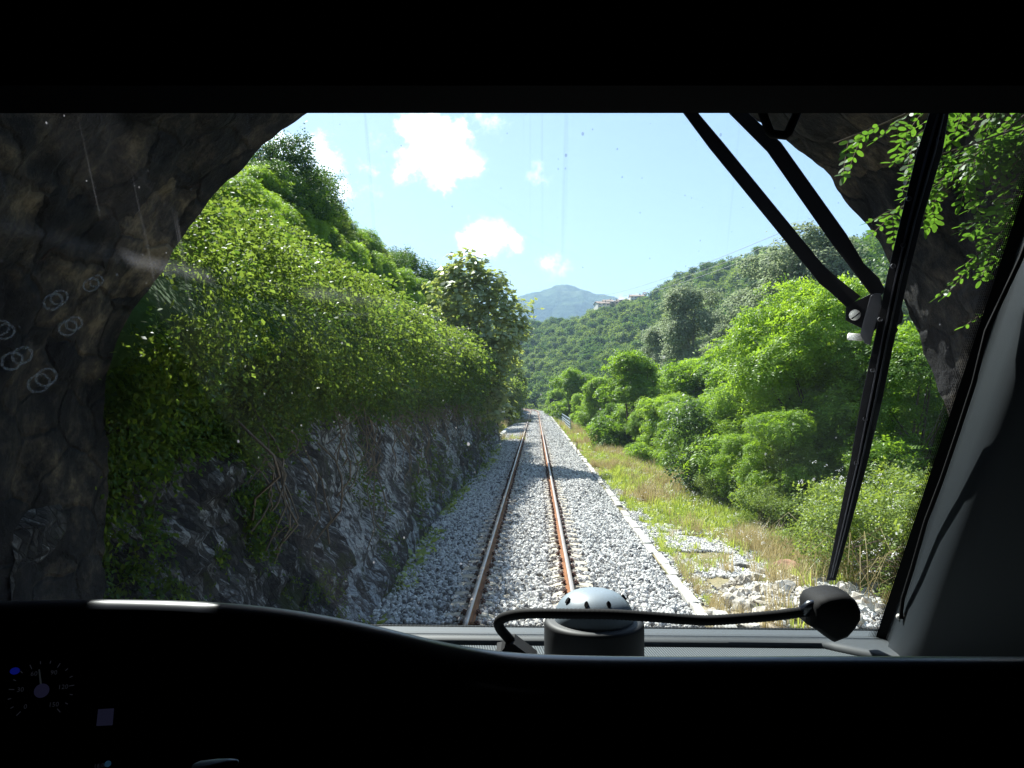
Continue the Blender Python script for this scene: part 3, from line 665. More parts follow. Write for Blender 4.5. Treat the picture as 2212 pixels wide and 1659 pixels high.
# white drain wall in the bay on the left, marker post, signal, fence
def build_lineside():
    t = thing('drain_wall', 'low white concrete drain wall bending away at the left of the track', 'wall', (-2.55, 46, -.3))
    mb = MB(); pts = [(-0.1, 0), (-0.5, 3.5), (-0.1, 8), (0.05, 26)]
    for (a, b), (c, d) in zip(pts[:-1], pts[1:]):
        w = .16; mb.add([(a-w,b,0),(a+w,b,0),(c+w,d,0),(c-w,d,0),(a-w,b,.32),(a+w,b,.32),(c+w,d,.32),(c-w,d,.32)], [(0,3,2,1),(4,5,6,7),(0,1,5,4),(1,2,6,5),(2,3,7,6),(3,0,4,7)])
    mb.build('wall', M['white_conc'], t)
    mb = MB(); mb.box((-.9, .2, 0), (-.35, 1.6, .5)); mb.build('chamber', M['white_conc'], t, bevel=.03)
    black = simple('sign_black', (.02, .02, .022), .5); white = simple('sign_white', (.75, .75, .74), .5)
    t = thing('marker_post', 'short marker post with a black and white striped board in the bay on the left', 'post', (-3.35, 83, -.3))
    mb = MB(); mb.tube([(0,0,0),(0,0,1.2)], .04); mb.build('post', white, t)
    mb = MB()
    for k in range(6): mb.box((-.2, -.05, .95 + k*.2), (.2, -.02, 1.15 + k*.2), k % 2)
    mb.build('board', [black, white], t)
    t = thing('railway_signal', 'small black signal head on a white post right of the distant track', 'signal', (3.0, 118, -.4))
    mb = MB(); mb.tube([(0,0,0),(0,0,2.3)], .11, 8); mb.build('post', white, t)
    mb = MB(); mb.box((-.62,-.15,1.75), (.02,.15,3.05)); o = mb.build('signal_head', black, t, bevel=.03)
    for zz in (2.15, 2.65):
        mb = MB(); mb.tube([(-.3,-.30,zz),(-.3,-.14,zz)], .15, 12, cap=False); mb.build('hood', black, o)
    mb = MB(); mb.box((.15,-.12,1.8), (.5,.12,2.9)); mb.build('relay_box', black, t, bevel=.02)
    fb = simple('fence_paint', (.30, .37, .45), .5, nscale=3)
    t = thing('railing', 'long blue grey metal railing on the right above the ballast', 'fence', (3.55, 74, -.3))
    for k in range(38):
        mb = MB(); mb.box((-.035, k*2.4-.035, 0), (.035, k*2.4+.035, 1.15)); mb.build('post', fb, t)
    for z in (.25, .5, .75, 1.12):
        mb = MB(); mb.box((-.075, -.1, z - .035), (-.038, 37*2.4+.1, z + .035)); mb.build('rail_bar', fb, t)
    mb = MB(); mb.box((-.2, -.3, -.25), (.2, 89.5, -.003)); mb.build('footing', M['white_conc'], t)
    # short rusty stake by the kerb
    st = MB(); st.tube([(0,0,-.1),(0.01,0,.75)], .03, 6); o = st.build('stake', M['clip'], None, tuple(at(1246, 958, 44.5) * 1.0)); o.location.z = -.4
    tag(o, 'thin rusty stake standing in grass beside the kerb', 'stake')
build_lineside()
# ------------------------------------------------------------------ foliage builders
def unit(v): return v / np.maximum(np.linalg.norm(v, axis=-1, keepdims=True), 1e-9)
def leaf_quads(P, N, T, L, W, fold=0.0):
    """diamond leaf per point: base at P, along T, facing N"""
    N = unit(N); T = unit(T - N * np.sum(T * N, -1, keepdims=True)); B = np.cross(N, T)
    L = np.broadcast_to(np.asarray(L), (len(P),))[:, None]; W = np.broadcast_to(np.asarray(W), (len(P),))[:, None]
    a = P; b = P + T * L * .45 + B * W * .5 + N * W * fold; c = P + T * L; d = P + T * L * .45 - B * W * .5 + N * W * fold
    V = np.stack([a, b, c, d], 1).reshape(-1, 3); F = np.arange(len(P) * 4).reshape(-1, 4); return V, F
def fronds(P, N, T, L, rg, pairs=6, lw=0.42):
    """pinnate leaves (locust): a drooping spine with pairs of leaflets"""
    N = unit(N); T = unit(T - N * np.sum(T * N, -1, keepdims=True)); B = np.cross(N, T); n = len(P); VV = []
    L = np.broadcast_to(np.asarray(L), (n,))
    for k in range(pairs):
        s = (k + .7) / pairs; q = P + T * (L * s)[:, None] - N * (L * .28 * s * s)[:, None]
        l = L * 1.5 / pairs * (1.0 if k < pairs - 1 else .8)
        for sg in (-1, 1):
            tt = unit(B * sg + T * .45 + rg.normal(0, .12, (n, 3))); nn = unit(N + rg.normal(0, .3, (n, 3)))
            VV.append(leaf_quads(q, nn, tt, l, l * lw)[0])
    V = np.concatenate(VV); return V, np.arange(len(V)).reshape(-1, 4)
def lobe_points(lobes, n, rg, shell=0.55, up=0.35):
    """points over the outside of a set of lobes (x,y,z,r[,flat]); none deep inside another lobe"""
    Lb = np.array([(*l, 0.8) if len(l) == 4 else l for l in lobes], float); w = Lb[:, 3] ** 2; w /= w.sum()
    i = rg.choice(len(Lb), n * 2, p=w); d = unit(rg.normal(0, 1, (n * 2, 3)) + np.array([0, 0, up]))
    f = shell + (1 - shell) * rg.uniform(0, 1, n * 2) ** .6
    f = f * (1 + .55 * vnoise(d * 2.9 + i[:, None] * 3.1, 5)) * np.where(rg.uniform(0, 1, n * 2) < .12, rg.uniform(1.0, 1.35, n * 2), 1.0)
    P = Lb[i, :3] + d * (Lb[i, 3] * f)[:, None] * np.stack([np.ones(n*2), np.ones(n*2), Lb[i, 4]], -1)
    keep = np.ones(len(P), bool)
    for k, l in enumerate(Lb):
        q = (P - l[:3]) / (l[3] * np.array([1, 1, l[4]])); keep &= ~((np.sum(q*q, -1) < .42 ** 2) & (i != k))
    P = P[keep][:n]; d = d[keep][:n]; return P, d
def make_crown(name, lobes, n, rg, style, mat, size):
    P, d = lobe_points(lobes, n, rg); m = len(P)
    N = unit(d * .6 + np.array([0, 0, .75]) + rg.normal(0, .38, (m, 3))); T = unit(d + rg.normal(0, .7, (m, 3)) + np.array([0, 0, -.15]))
    sz = size * rg.uniform(.7, 1.3, m)
    if style == 'frond': V, F = fronds(P, N, T, sz, rg, 5)
    elif style == 'frond4': V, F = fronds(P, N, T, sz, rg, 4, .5)
    elif style == 'fig':
        V1, F1 = leaf_quads(P, N, T, sz, sz * .75, .1); B = np.cross(N, unit(T)); V2, F2 = leaf_quads(P, N, unit(T + B * 1.1), sz * .8, sz * .4, .08); V3, F3 = leaf_quads(P, N, unit(T - B * 1.1), sz * .8, sz * .4, .08)
        V = np.concatenate([V1, V2, V3]); F = np.arange(len(V)).reshape(-1, 4)
    elif style == 'sprig':
        VV = []
        for k in range(4):
            q = P + rg.normal(0, 1, (m, 3)) * size * .55; VV.append(leaf_quads(q, unit(N + rg.normal(0, .45, (m, 3))), unit(T + rg.normal(0, .6, (m, 3))), sz * .8, sz * .42, .05)[0])
        V = np.concatenate(VV); F = np.arange(len(V)).reshape(-1, 4)
    else: V, F = leaf_quads(P, N, T, sz, sz * .6, .06)
    return mesh_np(name, V, F, mat)
def dome_lobes(rg, h0, h1, rad, n, rl, flat=.75, lean=0.0, cone=0.0):
    out = []
    for k in range(n):
        s = rg.uniform(0, 1); z = h0 + (h1 - h0) * s
        rr_ = rad * np.sqrt(max(0.08, 1 - (abs(s - .36) / .70) ** 2)) * (1 - cone * s) * rg.uniform(.35, 1.0); a = rg.uniform(0, 6.283)
        out.append((rr_ * np.cos(a) + lean * s, rr_ * np.sin(a), z, rl * rg.uniform(.65, 1.3), flat))
    out.append((lean, 0, h1 - rl * .3, rl * .8, flat)); return out
def make_trunk(name, lobes, h, r, mat, rg, stems=1):
    mb = MB(); order = sorted(lobes, key=lambda l: l[2]); 
    for s in range(stems):
        a = rg.uniform(0, 6.28); ox = .25 * (stems > 1) * math.cos(a); oy = .25 * (stems > 1) * math.sin(a)
        top = Vector((ox * 4, oy * 4, h)); pts = []
        for k in range(7):
            f = k / 6; pts.append(Vector((ox, oy, -.4)).lerp(top, f) + Vector((math.sin(f * 5 + a) * .12 * h * .1, math.cos(f * 4 + a) * .12 * h * .1, 0)))
        mb.tube(pts, [r * (1 - .8 * k / 6) / (stems ** .5) for k in range(7)], 7)
        for l in order[::max(1, len(order) // 9)]:
            z0 = min(h * .9, max(h * .18, l[2] * .55)); f = (z0 + .4) / (h + .4); b = Vector((ox, oy, -.4)).lerp(top, f); e = Vector(l[:3])
            mid = b.lerp(e, .5) + Vector((0, 0, -.1 * (e - b).length)); rb = r * .42 * (1 - .6 * f)
            mb.tube([b, b.lerp(mid, .6), mid, mid.lerp(e, .5), e], [rb, rb * .8, rb * .6, rb * .4, rb * .18], 5)
    o = mb.build(name, mat); me = o.data; bpy.data.objects.remove(o); return me

TREES = {}
def define_tree(kind, seed, lobes_fn, n, style, mat, size, h, r, bark, stems=1):
    rg = np.random.default_rng(seed); lobes = lobes_fn(rg)
    TREES.setdefault(kind, []).append((make_crown('crown', lobes, n, rg, style, mat, size), make_trunk('trunk', lobes, h, r, bark, rg, stems)))
# every tree is modelled about 1 unit tall times its real height below (height in metres kept in the mesh)
for k in range(3):
    define_tree('robinia', 100 + k, lambda rg: dome_lobes(rg, .5, 7.2, 2.7, 38, .8, .62), 9500, 'frond', M['leaf_robinia'], .38, 6.0, .16, M['bark'], 2)
for k in range(2):
    define_tree('robinia_far', 120 + k, lambda rg: dome_lobes(rg, .3, 7.2, 2.9, 36, .9, .65), 7500, 'frond4', M['leaf_robinia'], .46, 6.0, .16, M['bark'], 2)
for k in range(2):
    define_tree('poplar', 140 + k, lambda rg: dome_lobes(rg, 3.5, 20, 4.6, 70, 1.3, .8), 46000, 'leaf', M['leaf_grey'], .29, 18.5, .34, M['bark_pale'])
for k in range(3):
    define_tree('oak', 160 + k, lambda rg: dome_lobes(rg, 1.6, 7.0, 2.6, 26, .9, .75), 9000, 'sprig', M['leaf_dark'], .16, 5.5, .16, M['bark'])
for k in range(2):
    define_tree('ridge_robinia', 180 + k, lambda rg: dome_lobes(rg, 1.0, 7.0, 2.4, 26, .85, .7), 7000, 'frond4', M['leaf_vine'], .32, 5.8, .14, M['bark'])
for k in range(3):
    define_tree('bramble', 200 + k, lambda rg: dome_lobes(rg, .1, 1.9, 1.5, 16, .55, .7), 5200, 'sprig', M['leaf_bramble'], .075, 1.4, .03, M['twig'], 3)
def far_lobes(rg): return dome_lobes(rg, 2.5, 7.4, 2.9, 15, 1.3, .8)
FAR = []
for k in range(6):
    rg = np.random.default_rng(300 + k); FAR.append(make_crown('crown', far_lobes(rg), 1500, rg, 'leaf', M['leaf_wood'], .62))
def plant(kind, i, x, y, z, s, rz, label, cat, group=None, name='tree', sz=1.0):
    c, t = TREES[kind][i % len(TREES[kind])]; o = thing(name, label, cat, (x, y, z), group, rz); o.scale = (s, s, s * sz)
    link('crown', c, o); link('trunk', t, o); return o
def rz_(x, y): return float(right_z(np.array(float(x)), np.array(float(y))))

# right side: locust trees in a hedge, nearest first.  (u of the middle, v of the top, distance, radius in photo grid)
def plant_right():
    rr = random.Random(12)
    main = [(1745,600,25,'tall feathery bright green locust tree nearest left of the wiper blade'),
            (1930,700,22,'feathery locust tree seen right behind the wiper bracket'),
            (1635,775,29,'mid-height locust bush left of the tallest near locust'),
            (1560,872,30,'low rounded locust bush right of the dark ivy mound'),
            (1700,880,22,'broad low locust bush under the tallest locust'),
            (1372,757,50,'bushy sunlit locust tree standing alone in the middle of the hedge'),
            (1450,850,42,'low locust bush left of the dark ivy mound'),
            (1300,815,70,'locust tree left of the lone sunlit one'),
            (1238,795,98,'farthest locust tree close to the signal'),
            (1400,880,44,'low locust bush under the lone sunlit tree'),
            (1330,870,62,'small locust bush above the straw coloured grass'),
            (1262,850,84,'small locust bush beside the near end of the railing'),
            (1205,838,130,'distant locust behind the signal')]
    for i, (u, v, y, lab) in enumerate(main):
        p = at(u, v, y); z = rz_(p.x, p.y) - .2; s = (p.z - z) / 7.75
        kind = 'robinia' if y < 45 else 'robinia_far'
        plant(kind, i, p.x, y, z, s, rr.uniform(0, 6), lab, 'tree', 'locust trees along the right of the line', sz=1.0)
    # second and third rows that close the hedge
    k = 0; y = 16.0
    while y < 190:
        for xo in (11.5, 15.5, 21):
            x = xo + rr.uniform(-1.2, 1.2); yy = y + rr.uniform(-1.5, 1.5); z = rz_(x, yy) - .3
            top = {11.5: 4.6, 15.5: 5.8, 21: 6.2}[xo] + rr.uniform(-.8, .8) - (1.6 if yy < 24 else 0)
            s = max(.45, (top - z) / 7.75)
            plant('robinia_far', k, x, yy, z, s, rr.uniform(0, 6), 'leafy locust tree packed in the hedge behind the front bushes', 'tree', 'locust trees packed behind the hedge front'); k += 1
        y += 5.2 if y < 60 else 8.5
    # low front bushes along the foot of the hedge
    y = 24.0
    while y < 150:
        x = 6.9 + rr.uniform(-.3, .7) - (y > 70) * 1.0; z = rz_(x, y) - .1; s = rr.uniform(.34, .50)
        plant('robinia_far' if y > 40 else 'robinia', k, x, y, z, s, rr.uniform(0, 6), 'low leafy bush at the grassy foot of the hedge', 'bush', 'low bushes at the hedge foot', 'bush'); k += 1; y += 3.4 if y < 60 else 6
    # brambles, bottom right
    spots = [(7.0,14.5,1.15),(8.2,13.2,1.3),(7.6,16.5,1.25),(9.3,15.2,1.5),(6.9,18.2,.8),(8.8,18.8,1.3),(10.5,13.5,1.6),(6.4,21,.62),(7.4,11.3,.9),(9.2,11.0,1.3),(8.6,9.0,1.0),(10.4,17.5,1.5),(6.2,25,.55),(12,15.5,1.8)]
    desc = ['flowering bramble bush at the edge of the rubble, nearest the wiper tip','bramble bush right behind the wiper blade','tangled bramble between the near bush and the locusts','tall bramble at the right edge of the window','small bramble in front of the broad locust bush','leafy bramble below the wiper bracket','high bramble close to the portal edge','low bramble in the verge grass','thin dusty bramble above the rubble bank','bramble against the foot of the portal','dry bramble low at the right by the pillar','bramble in the second row beside the locusts','little bramble farther along the verge','bramble filling the corner behind the portal edge']
    for i, (x, y, s) in enumerate(spots):
        plant('bramble', i, x, y, rz_(x, y) - .1, s, rr.uniform(0, 6), desc[i], 'bush', 'bramble bushes by the rubble bank', 'bramble')
    k = 0
    for y in (20, 22.5, 25, 27.5, 30.5, 33.5, 37, 41, 45):
        x = 7.6 + rr.uniform(-.4, .6); plant('bramble', k, x, y, rz_(x, y) - .1, rr.uniform(.9, 1.25), rr.uniform(0, 6), 'green bramble thicket filling the foot of the locust hedge', 'bush', 'bramble thickets under the locusts', 'bramble'); k += 1
    # dark ivy mound in the hedge
    rg = np.random.default_rng(77); lb = dome_lobes(rg, .3, 3.6, 1.0, 12, .75, .95)
    p = at(1492, 975, 28); o = thing('ivy_mound', 'dark ivy-covered mound standing in the front of the hedge', 'bush', (p.x, 28, rz_(p.x, 28) - .4))
    link('foliage', make_crown('foliage', lb, 7000, rg, 'leaf', M['leaf_dark'], .12), o)
    # grey-leaved poplars across the valley
    for i, (u, v, y, lab) in enumerate(((1500,615,105,'tall grey-green poplar with pale limbs in front of the wooded hill'),(1765,475,82,'tallest grey-leaved poplar, behind the two wiper arms'),(1672,540,95,'narrow grey poplar left of the tallest one'),(1585,680,98,'shorter grey poplar right of the big rounded one'),(1440,700,118,'grey poplar left of the big rounded one'),(1850,560,78,'grey poplar behind the wiper blade'),(1560,735,84,'low grey-leaved tree at the foot of the poplars'))):
        p = at(u, v, y); z = rz_(min(p.x, 100), y) - .5; s = (p.z - z) / 21.3
        plant('poplar', i, p.x, y, z, s, rr.uniform(0, 6), lab, 'tree', 'grey-leaved poplars below the hill')
    p = at(1868, 492, 150); z = rz_(p.x, 150); s = (p.z - z) / 7.7
    plant('oak', 1, p.x, 150, z, s, 1.0, 'dark round-topped tree on the skyline beside the portal edge', 'tree')
plant_right()

# left: trees along the top of the cutting
def hill_z_left(x, y):
    pr = np.array(PROF); d = x - float(foot_x(y)); return float(np.interp(-d, -pr[:, 0], pr[:, 1]))
def plant_left():
    rr = random.Random(21)
    extra = [(512,392,22),(548,412,25),(590,432,28),(628,452,31),(668,474,34),(705,494,38),(742,516,42),(780,540,46),(818,560,50),(856,584,54),(560,366,30),(612,380,33),(652,404,37),(690,428,41),(728,462,46),(770,500,50),(890,600,58),(920,615,62)]
    ds = ['just right of the portal edge', 'second from the portal edge', 'third from the portal edge', 'in the middle of the near slope', 'under the big cloud', 'right of the middle of the slope', 'two thirds down the ridge', 'before the yellowish tree', 'under the yellowish tree', 'left of the flat-topped tree', 'below the dark tree by the portal', 'below the tallest skyline tree', 'right under the tallest tree', 'in the upper row under the cloud', 'in the upper row mid ridge', 'in the upper row near the yellowish tree', 'under the flat-topped tree', 'lowest on the ridge beside the fig']
    for i, (u, v, y) in enumerate(extra):
        p = at(u, v, y); z = hill_z_left(p.x, y) - .4; s = max(.22, (p.z - z) / 7.6)
        plant('robinia', i, p.x, y, z, s, rr.uniform(0, 6), 'feathery locust above the vines, ' + ds[i], 'tree', 'locusts on the upper left slope')
    rows = [(556,345,31,'oak','dark broadleaf tree at the top of the slope beside the portal edge'),(602,292,34,'oak','tallest dark tree on the left skyline'),(640,345,36,'oak','dark tree right of the tallest one on the left skyline'),
            (585,420,29,'ridge_robinia','pale green locust in front of the tall dark trees'),(660,415,36,'ridge_robinia','feathery tree below the dark skyline trees'),(700,440,42,'ridge_robinia','feathery tree on the left skyline under the big cloud'),
            (745,478,46,'ridge_robinia','round feathery tree halfway down the left skyline'),(790,512,52,'ridge_robinia','small feathery tree before the yellowish one'),(815,520,58,'oak','yellowish flowering tree on the left skyline'),
            (880,542,66,'oak','dark flat-topped tree alone near the end of the left ridge'),(850,575,60,'ridge_robinia','low pale tree in front of the flat-topped one'),(905,590,72,'oak','small dark tree at the low end of the left ridge'),
            (620,500,28,'ridge_robinia','low locust just above the sunny vines'),(690,520,35,'ridge_robinia','low pale tree above the sunny vines, mid slope'),(760,560,42,'ridge_robinia','low bush tree above the vines farther on'),(965,575,80,'oak','small dark crown peeping left of the fig tree')]
    for i, (u, v, y, kind, lab) in enumerate(rows):
        p = at(u, v, y); z = hill_z_left(p.x, y) - .4; s = max(.25, (p.z - z) / 7.6)
        plant(kind, i, p.x, y, z, s, rr.uniform(0, 6), lab, 'tree', 'trees along the top of the left cutting')
    k = 0
    for j in range(46):
        y = rr.uniform(20, 130); x = float(foot_x(y)) - rr.uniform(9, 22); z = hill_z_left(x, y) - .3
        plant('ridge_robinia' if j % 3 else 'oak', j, x, y, z, rr.uniform(.35, .62), rr.uniform(0, 6), 'tree in the thicket behind the top of the left cutting', 'tree', 'thicket trees behind the left ridge')
    # fig tree overhanging the line
    rg = np.random.default_rng(9)
    lobes = [(0,0,6.2,1.5),(1.3,-.3,5.0,1.4),(-1.5,0,4.6,1.5),(.3,-.5,3.2,1.5),(1.3,0,3.6,1.0),(.7,.3,2.2,.9),(-1.6,-.4,2.8,1.4),(-.2,.2,7.6,1.0),(.9,0,6.9,.9),(-.9,.2,6.9,.9),(1.8,.2,4.9,.8),(-2.6,0,3.4,1.1),(.9,.5,1.4,1.1),(-2.9,.3,2.1,1.0)]
    o = thing('fig_tree', 'glossy broad-leaved fig tree leaning over the track at the end of the rock wall', 'tree', (-2.95, 37, 1.35)); o.scale = (1.06, 1.0, 1.02)
    link('crown', make_crown('crown', lobes, 7500, rg, 'fig', M['leaf_fig'], .25), o)
    link('trunk', make_trunk('trunk', lobes, 5.5, .16, M['bark_pale'], rg, 3), o)
    # bushes on the wall beyond the fig
    for i, (u, v, y, kind, hh, lab) in enumerate(((1048,800,44,'oak',4.6,'dark bush hanging over the wall below the fig tree'),(1070,850,50,'ridge_robinia',3.6,'pale bush at the corner of the rock wall'),(1092,800,88,'ridge_robinia',6.5,'bright bush above the bay, left of the track'),(1117,778,112,'ridge_robinia',6.5,'rounded bush on top of the second rock bluff'),(1132,805,124,'ridge_robinia',4.5,'bush hanging over the far end of the second bluff'),(1085,770,100,'oak',6,'dark bush behind the bay'),(1060,880,56,'bramble',2.2,'bramble hanging at the end of the near rock wall'),(1030,745,46,'ridge_robinia',5,'bush behind the fig tree'))):
        p = at(u, v, y); b = 1.95 if kind == 'bramble' else 7.6; s = hh / b
        plant(kind, i, p.x - (.8 if y > 80 else 1.5), y, p.z - hh, s, rr.uniform(0, 6), lab, 'bush', 'bushes along the wall tops beyond the fig tree', 'bush')
plant_left()

# ------------------------------------------------------------------ ground cover, vines, grass
def sprig_obj(name, mat, n, spread, size, seed, style='leaf'):
    rg = np.random.default_rng(seed); P = rg.normal(0, 1, (n, 3)) * np.array([spread, spread, spread * .5]); P[:, 2] = np.abs(P[:, 2]) * .8
    N = unit(np.array([0, 0, 1.0]) + rg.normal(0, .45, (n, 3))); T = unit(rg.normal(0, 1, (n, 3)) + unit(P) * .8); sz = size * rg.uniform(.6, 1.3, n)
    if style == 'frond': V, F = fronds(P, N, T, sz, rg, 4, .5)
    else: V, F = leaf_quads(P, N, T, sz, sz * .62, .08)
    return bpy.data.objects.new(name, mesh_np(name, V, F, mat))
def grass_obj(name, mat, n, h, seed, w=.010, lean=.35):
    rg = np.random.default_rng(seed); a = rg.uniform(0, 6.28, n); r = rg.uniform(0, .12, n); V = []; F = []
    for k in range(n):
        b = np.array([r[k] * math.cos(a[k]), r[k] * math.sin(a[k]), -.02]); hh = h * rg.uniform(.5, 1.2); d = np.array([math.cos(a[k]), math.sin(a[k]), 0]) * hh * lean * rg.uniform(.3, 1.3); s = np.array([-math.sin(a[k]), math.cos(a[k]), 0]) * w
        m = b + d * .35 + np.array([0, 0, hh * .6]); e = b + d + np.array([0, 0, hh * rg.uniform(.8, 1)]); i = len(V); V += [b - s, b + s, m + s * .7, m - s * .7, e]
        F += [(i, i+1, i+2, i+3), (i+3, i+2, i+4, i+4)]
    me = bpy.data.meshes.new(name); me.from_pydata([tuple(v) for v in V], [], [f if f[2] != f[3] else f[:3] for f in F]); me.materials.append(mat); return bpy.data.objects.new(name, me)
def build_cover():
    rg = np.random.default_rng(31)
    # vines and leaves curtaining the cutting
    src = [sprig_obj('vine_sprig', M['leaf_vine'], 26, .17, .115, 1), sprig_obj('vine_sprig', M['leaf_vine'], 26, .18, .10, 2), sprig_obj('vine_sprig', M['leaf_vine'], 22, .17, .13, 3), sprig_obj('vine_sprig', M['leaf_dark'], 24, .18, .095, 4), sprig_obj('vine_sprig', M['leaf_vine'], 8, .16, .19, 5, 'frond')]
    col = hidden_col('vine_sprigs', src)
    PP = []; RR = []; SS = []
    for y0, y1, dens, sc in ((5.15, 13, 190, .45), (13, 26, 85, .72), (26, 60, 34, 1.15), (60, 135, 9, 2.2)):
        tt0, tt1 = 2.9, 14.0; n = int((y1 - y0) * (tt1 - tt0) * dens); y = rg.uniform(y0, y1, n); t = rg.uniform(tt0, tt1, n)
        t = np.where(rg.uniform(0, 1, n) < np.where(y < 8.2, .14, .025), rg.uniform(.1, 3.2, n), t)
        P = left_surface(t, y); cl = fbm(np.stack([t * .9, y * .9, 0*t], -1), 3, 91)
        near_ = y < 8.2; keep = ((t > 3.3) | (cl > -.05) | near_) & ((t > 3.0) | (cl > .12) | (near_ & (cl > -.12))); P = P[keep]; t = t[keep]; y = y[keep]; cl = cl[keep]
        e = left_surface(t + .25, y) - P; nrm = unit(np.stack([e[:, 2], 0 * t, -e[:, 0]], -1))
        off = (rg.uniform(0, 1, len(t)) ** .7) * (.45 + .55 * np.clip(cl + .35, 0, 1.2)) * np.clip((t - 2.7) / 2.2, .15, 1) + .30 * np.exp(-((t - 4.9 + .4 * np.sin(y * .7)) / .6) ** 2) * rg.uniform(.35, 1, len(t))
        P = P + nrm * off[:, None]; up = unit(nrm * .8 + np.array([0, 0, .8]) + rg.normal(0, .35, (len(t), 3)))
        PP.append(P); RR.append(np.stack([-np.arcsin(np.clip(up[:, 1], -1, 1)), np.arctan2(up[:, 0], up[:, 2]), 0 * t], -1)); SS.append(sc * rg.uniform(.7, 1.3, len(t)))
    P = np.concatenate(PP); n = len(P)
    scatter('hillside_vines', P, np.concatenate(RR), np.concatenate(SS), np.where(P[:, 1] < 16, rg.integers(0, 4, n), rg.integers(0, 5, n)), col, 'dense vines and shrubs curtaining the left cutting, yellow-green where lit', 'foliage')
    # hanging bare stems over the rock
    mb = MB(); rr = random.Random(6)
    for k in range(130):
        y = rr.uniform(7, 50); t0 = rr.uniform(2.8, 3.8); ln = rr.uniform(.5, 1.8); q = 6; pts = []; sway = rr.uniform(-.5, .5)
        P = left_surface(np.array([max(.3, t0 - ln * f / q) for f in range(q + 1)]), np.array([y + sway * (f / q) ** 2 + rr.uniform(-.05, .05) for f in range(q + 1)]))
        for f in range(q + 1): pts.append(P[f] + np.array([.12 + .22 * math.sin(f / q * 3.1), 0, 0]))
        mb.tube(pts, [.008 + .006 * rr.random()] * (q + 1), 4, cap=False)
    for k in range(70):
        y = rr.uniform(16, 30); base = left_surface(np.array([2.9]), np.array([y]))[0]; a = rr.uniform(-1, 1); L = rr.uniform(.5, 1.3)
        mb.tube([base, base + np.array([.25, a * .3, .35 * L]), base + np.array([.5 * L, a * .7, .2 * L]), base + np.array([.7 * L, a, -.35 * L])], [.01, .008, .006, .003], 4, cap=False)
    tag(mb.build('hanging_stems', M['twig']), 'bare brown vine stems trailing over the rock', 'stems', kind='stuff')
    # grass on the right verge
    gs = [grass_obj('grass_tuft', M['grass'], 26, .22, 1), grass_obj('grass_tuft', M['grass'], 22, .34, 2), grass_obj('grass_tuft', M['straw'], 20, .42, 3, .007), grass_obj('grass_tuft', M['straw'], 16, .55, 4, .006), sprig_obj('weed', M['grass'], 16, .09, .09, 8)]
    col = hidden_col('grass_tufts', gs); PP = []; II = []; SS = []
    for y0, y1, dens, sc in ((8.5, 24, 60, 1.0), (24, 48, 34, 1.25), (48, 120, 12, 1.7)):
        n = int((y1 - y0) * 6.5 * dens); y = rg.uniform(y0, y1, n); x = rg.uniform(2.9, 9.4, n)
        a = fbm(np.stack([x * .5, y * .35, 0*x], -1), 3, 95); b = fbm(np.stack([x * 1.1, y * .7, 0*x + 4], -1), 3, 97)
        grav = np.exp(-((x - (4.1 - (y - 17.5) * .18)) / .95) ** 2 - ((y - 17.0) / 3.8) ** 2); rub = (y < 14.8) & (x > 3.2) & (x < 8)
        keep = (rg.uniform(0, 1, n) > grav * 1.25 - .1) & ~((y < 13.6) & (x > 3.1) & (x < 7.2) & (rg.uniform(0, 1, n) < .72)) & ~(rub & (b < .18)) & ((x > 3.3) | (b > -.1)); x, y, a, b = x[keep], y[keep], a[keep], b[keep]
        straw = rg.uniform(0, 1, len(x)) < np.clip(.08 + a * 1.5 + .14 * (np.abs(x - 4.9) < 1.2) + .3 * (y < 14.5), 0.02, .9)
        idx = np.where(straw, rg.integers(2, 4, len(x)), np.where(rg.uniform(0, 1, len(x)) < .35, 4, rg.integers(0, 2, len(x))))
        PP.append(np.stack([x + xc(y), y, right_z(x, y)], -1)); II.append(idx); SS.append(sc * rg.uniform(.6, 1.25, len(x)) * np.where((x < 3.7), .65, 1.0))
    # tufts in the bay on the left
    n = 700; y = rg.uniform(56, 96, n); x = foot_x(y) + rg.uniform(0, 1.9, n); PP.append(np.stack([x, y, 0*x - .4], -1)); II.append(rg.integers(0, 5, n)); SS.append(1.7 * rg.uniform(.7, 1.2, n))
    # weeds at the foot of the rock
    n = 420; y = rg.uniform(7, 50, n); x = foot_x(y) + rg.uniform(-.1, .12, n); k = fbm(np.stack([0*y, y * .5, 0*y], -1), 2, 99) > .02; x = x[k]; y = y[k]; PP.append(np.stack([x, y, 0*x - .3], -1)); II.append(np.full(len(x), 4)); SS.append(rg.uniform(.8, 1.8, len(x)))
    P = np.concatenate(PP); n = len(P)
    scatter('verge_grass', P, np.stack([rg.normal(0, .12, n), rg.normal(0, .12, n), rg.uniform(0, 6.28, n)], -1), np.concatenate(SS), np.concatenate(II), col, 'green and straw-coloured grass on the verge right of the kerb', 'grass')
    # white flowers
    fl = [sprig_obj('flower', M['petal'], 9, .03, .035, 50), sprig_obj('flower', M['petal'], 7, .04, .03, 51)]; col = hidden_col('flowers', fl)
    n = 1500; y = rg.uniform(13, 48, n); x = rg.uniform(3.2, 8.6, n); k = fbm(np.stack([x * .8, y * .5, 0*x], -1), 3, 102) > .08; x, y = x[k], y[k]
    z = right_z(x, y) + rg.uniform(.15, .45, len(x)); P1 = np.stack([x, y, z], -1)
    n2 = 420; x2 = rg.uniform(6.2, 9.5, n2); y2 = rg.uniform(11.5, 18, n2); P2 = np.stack([x2 - .3, y2 - .5, right_z(x2, y2) + rg.uniform(.3, 2.4, n2)], -1)
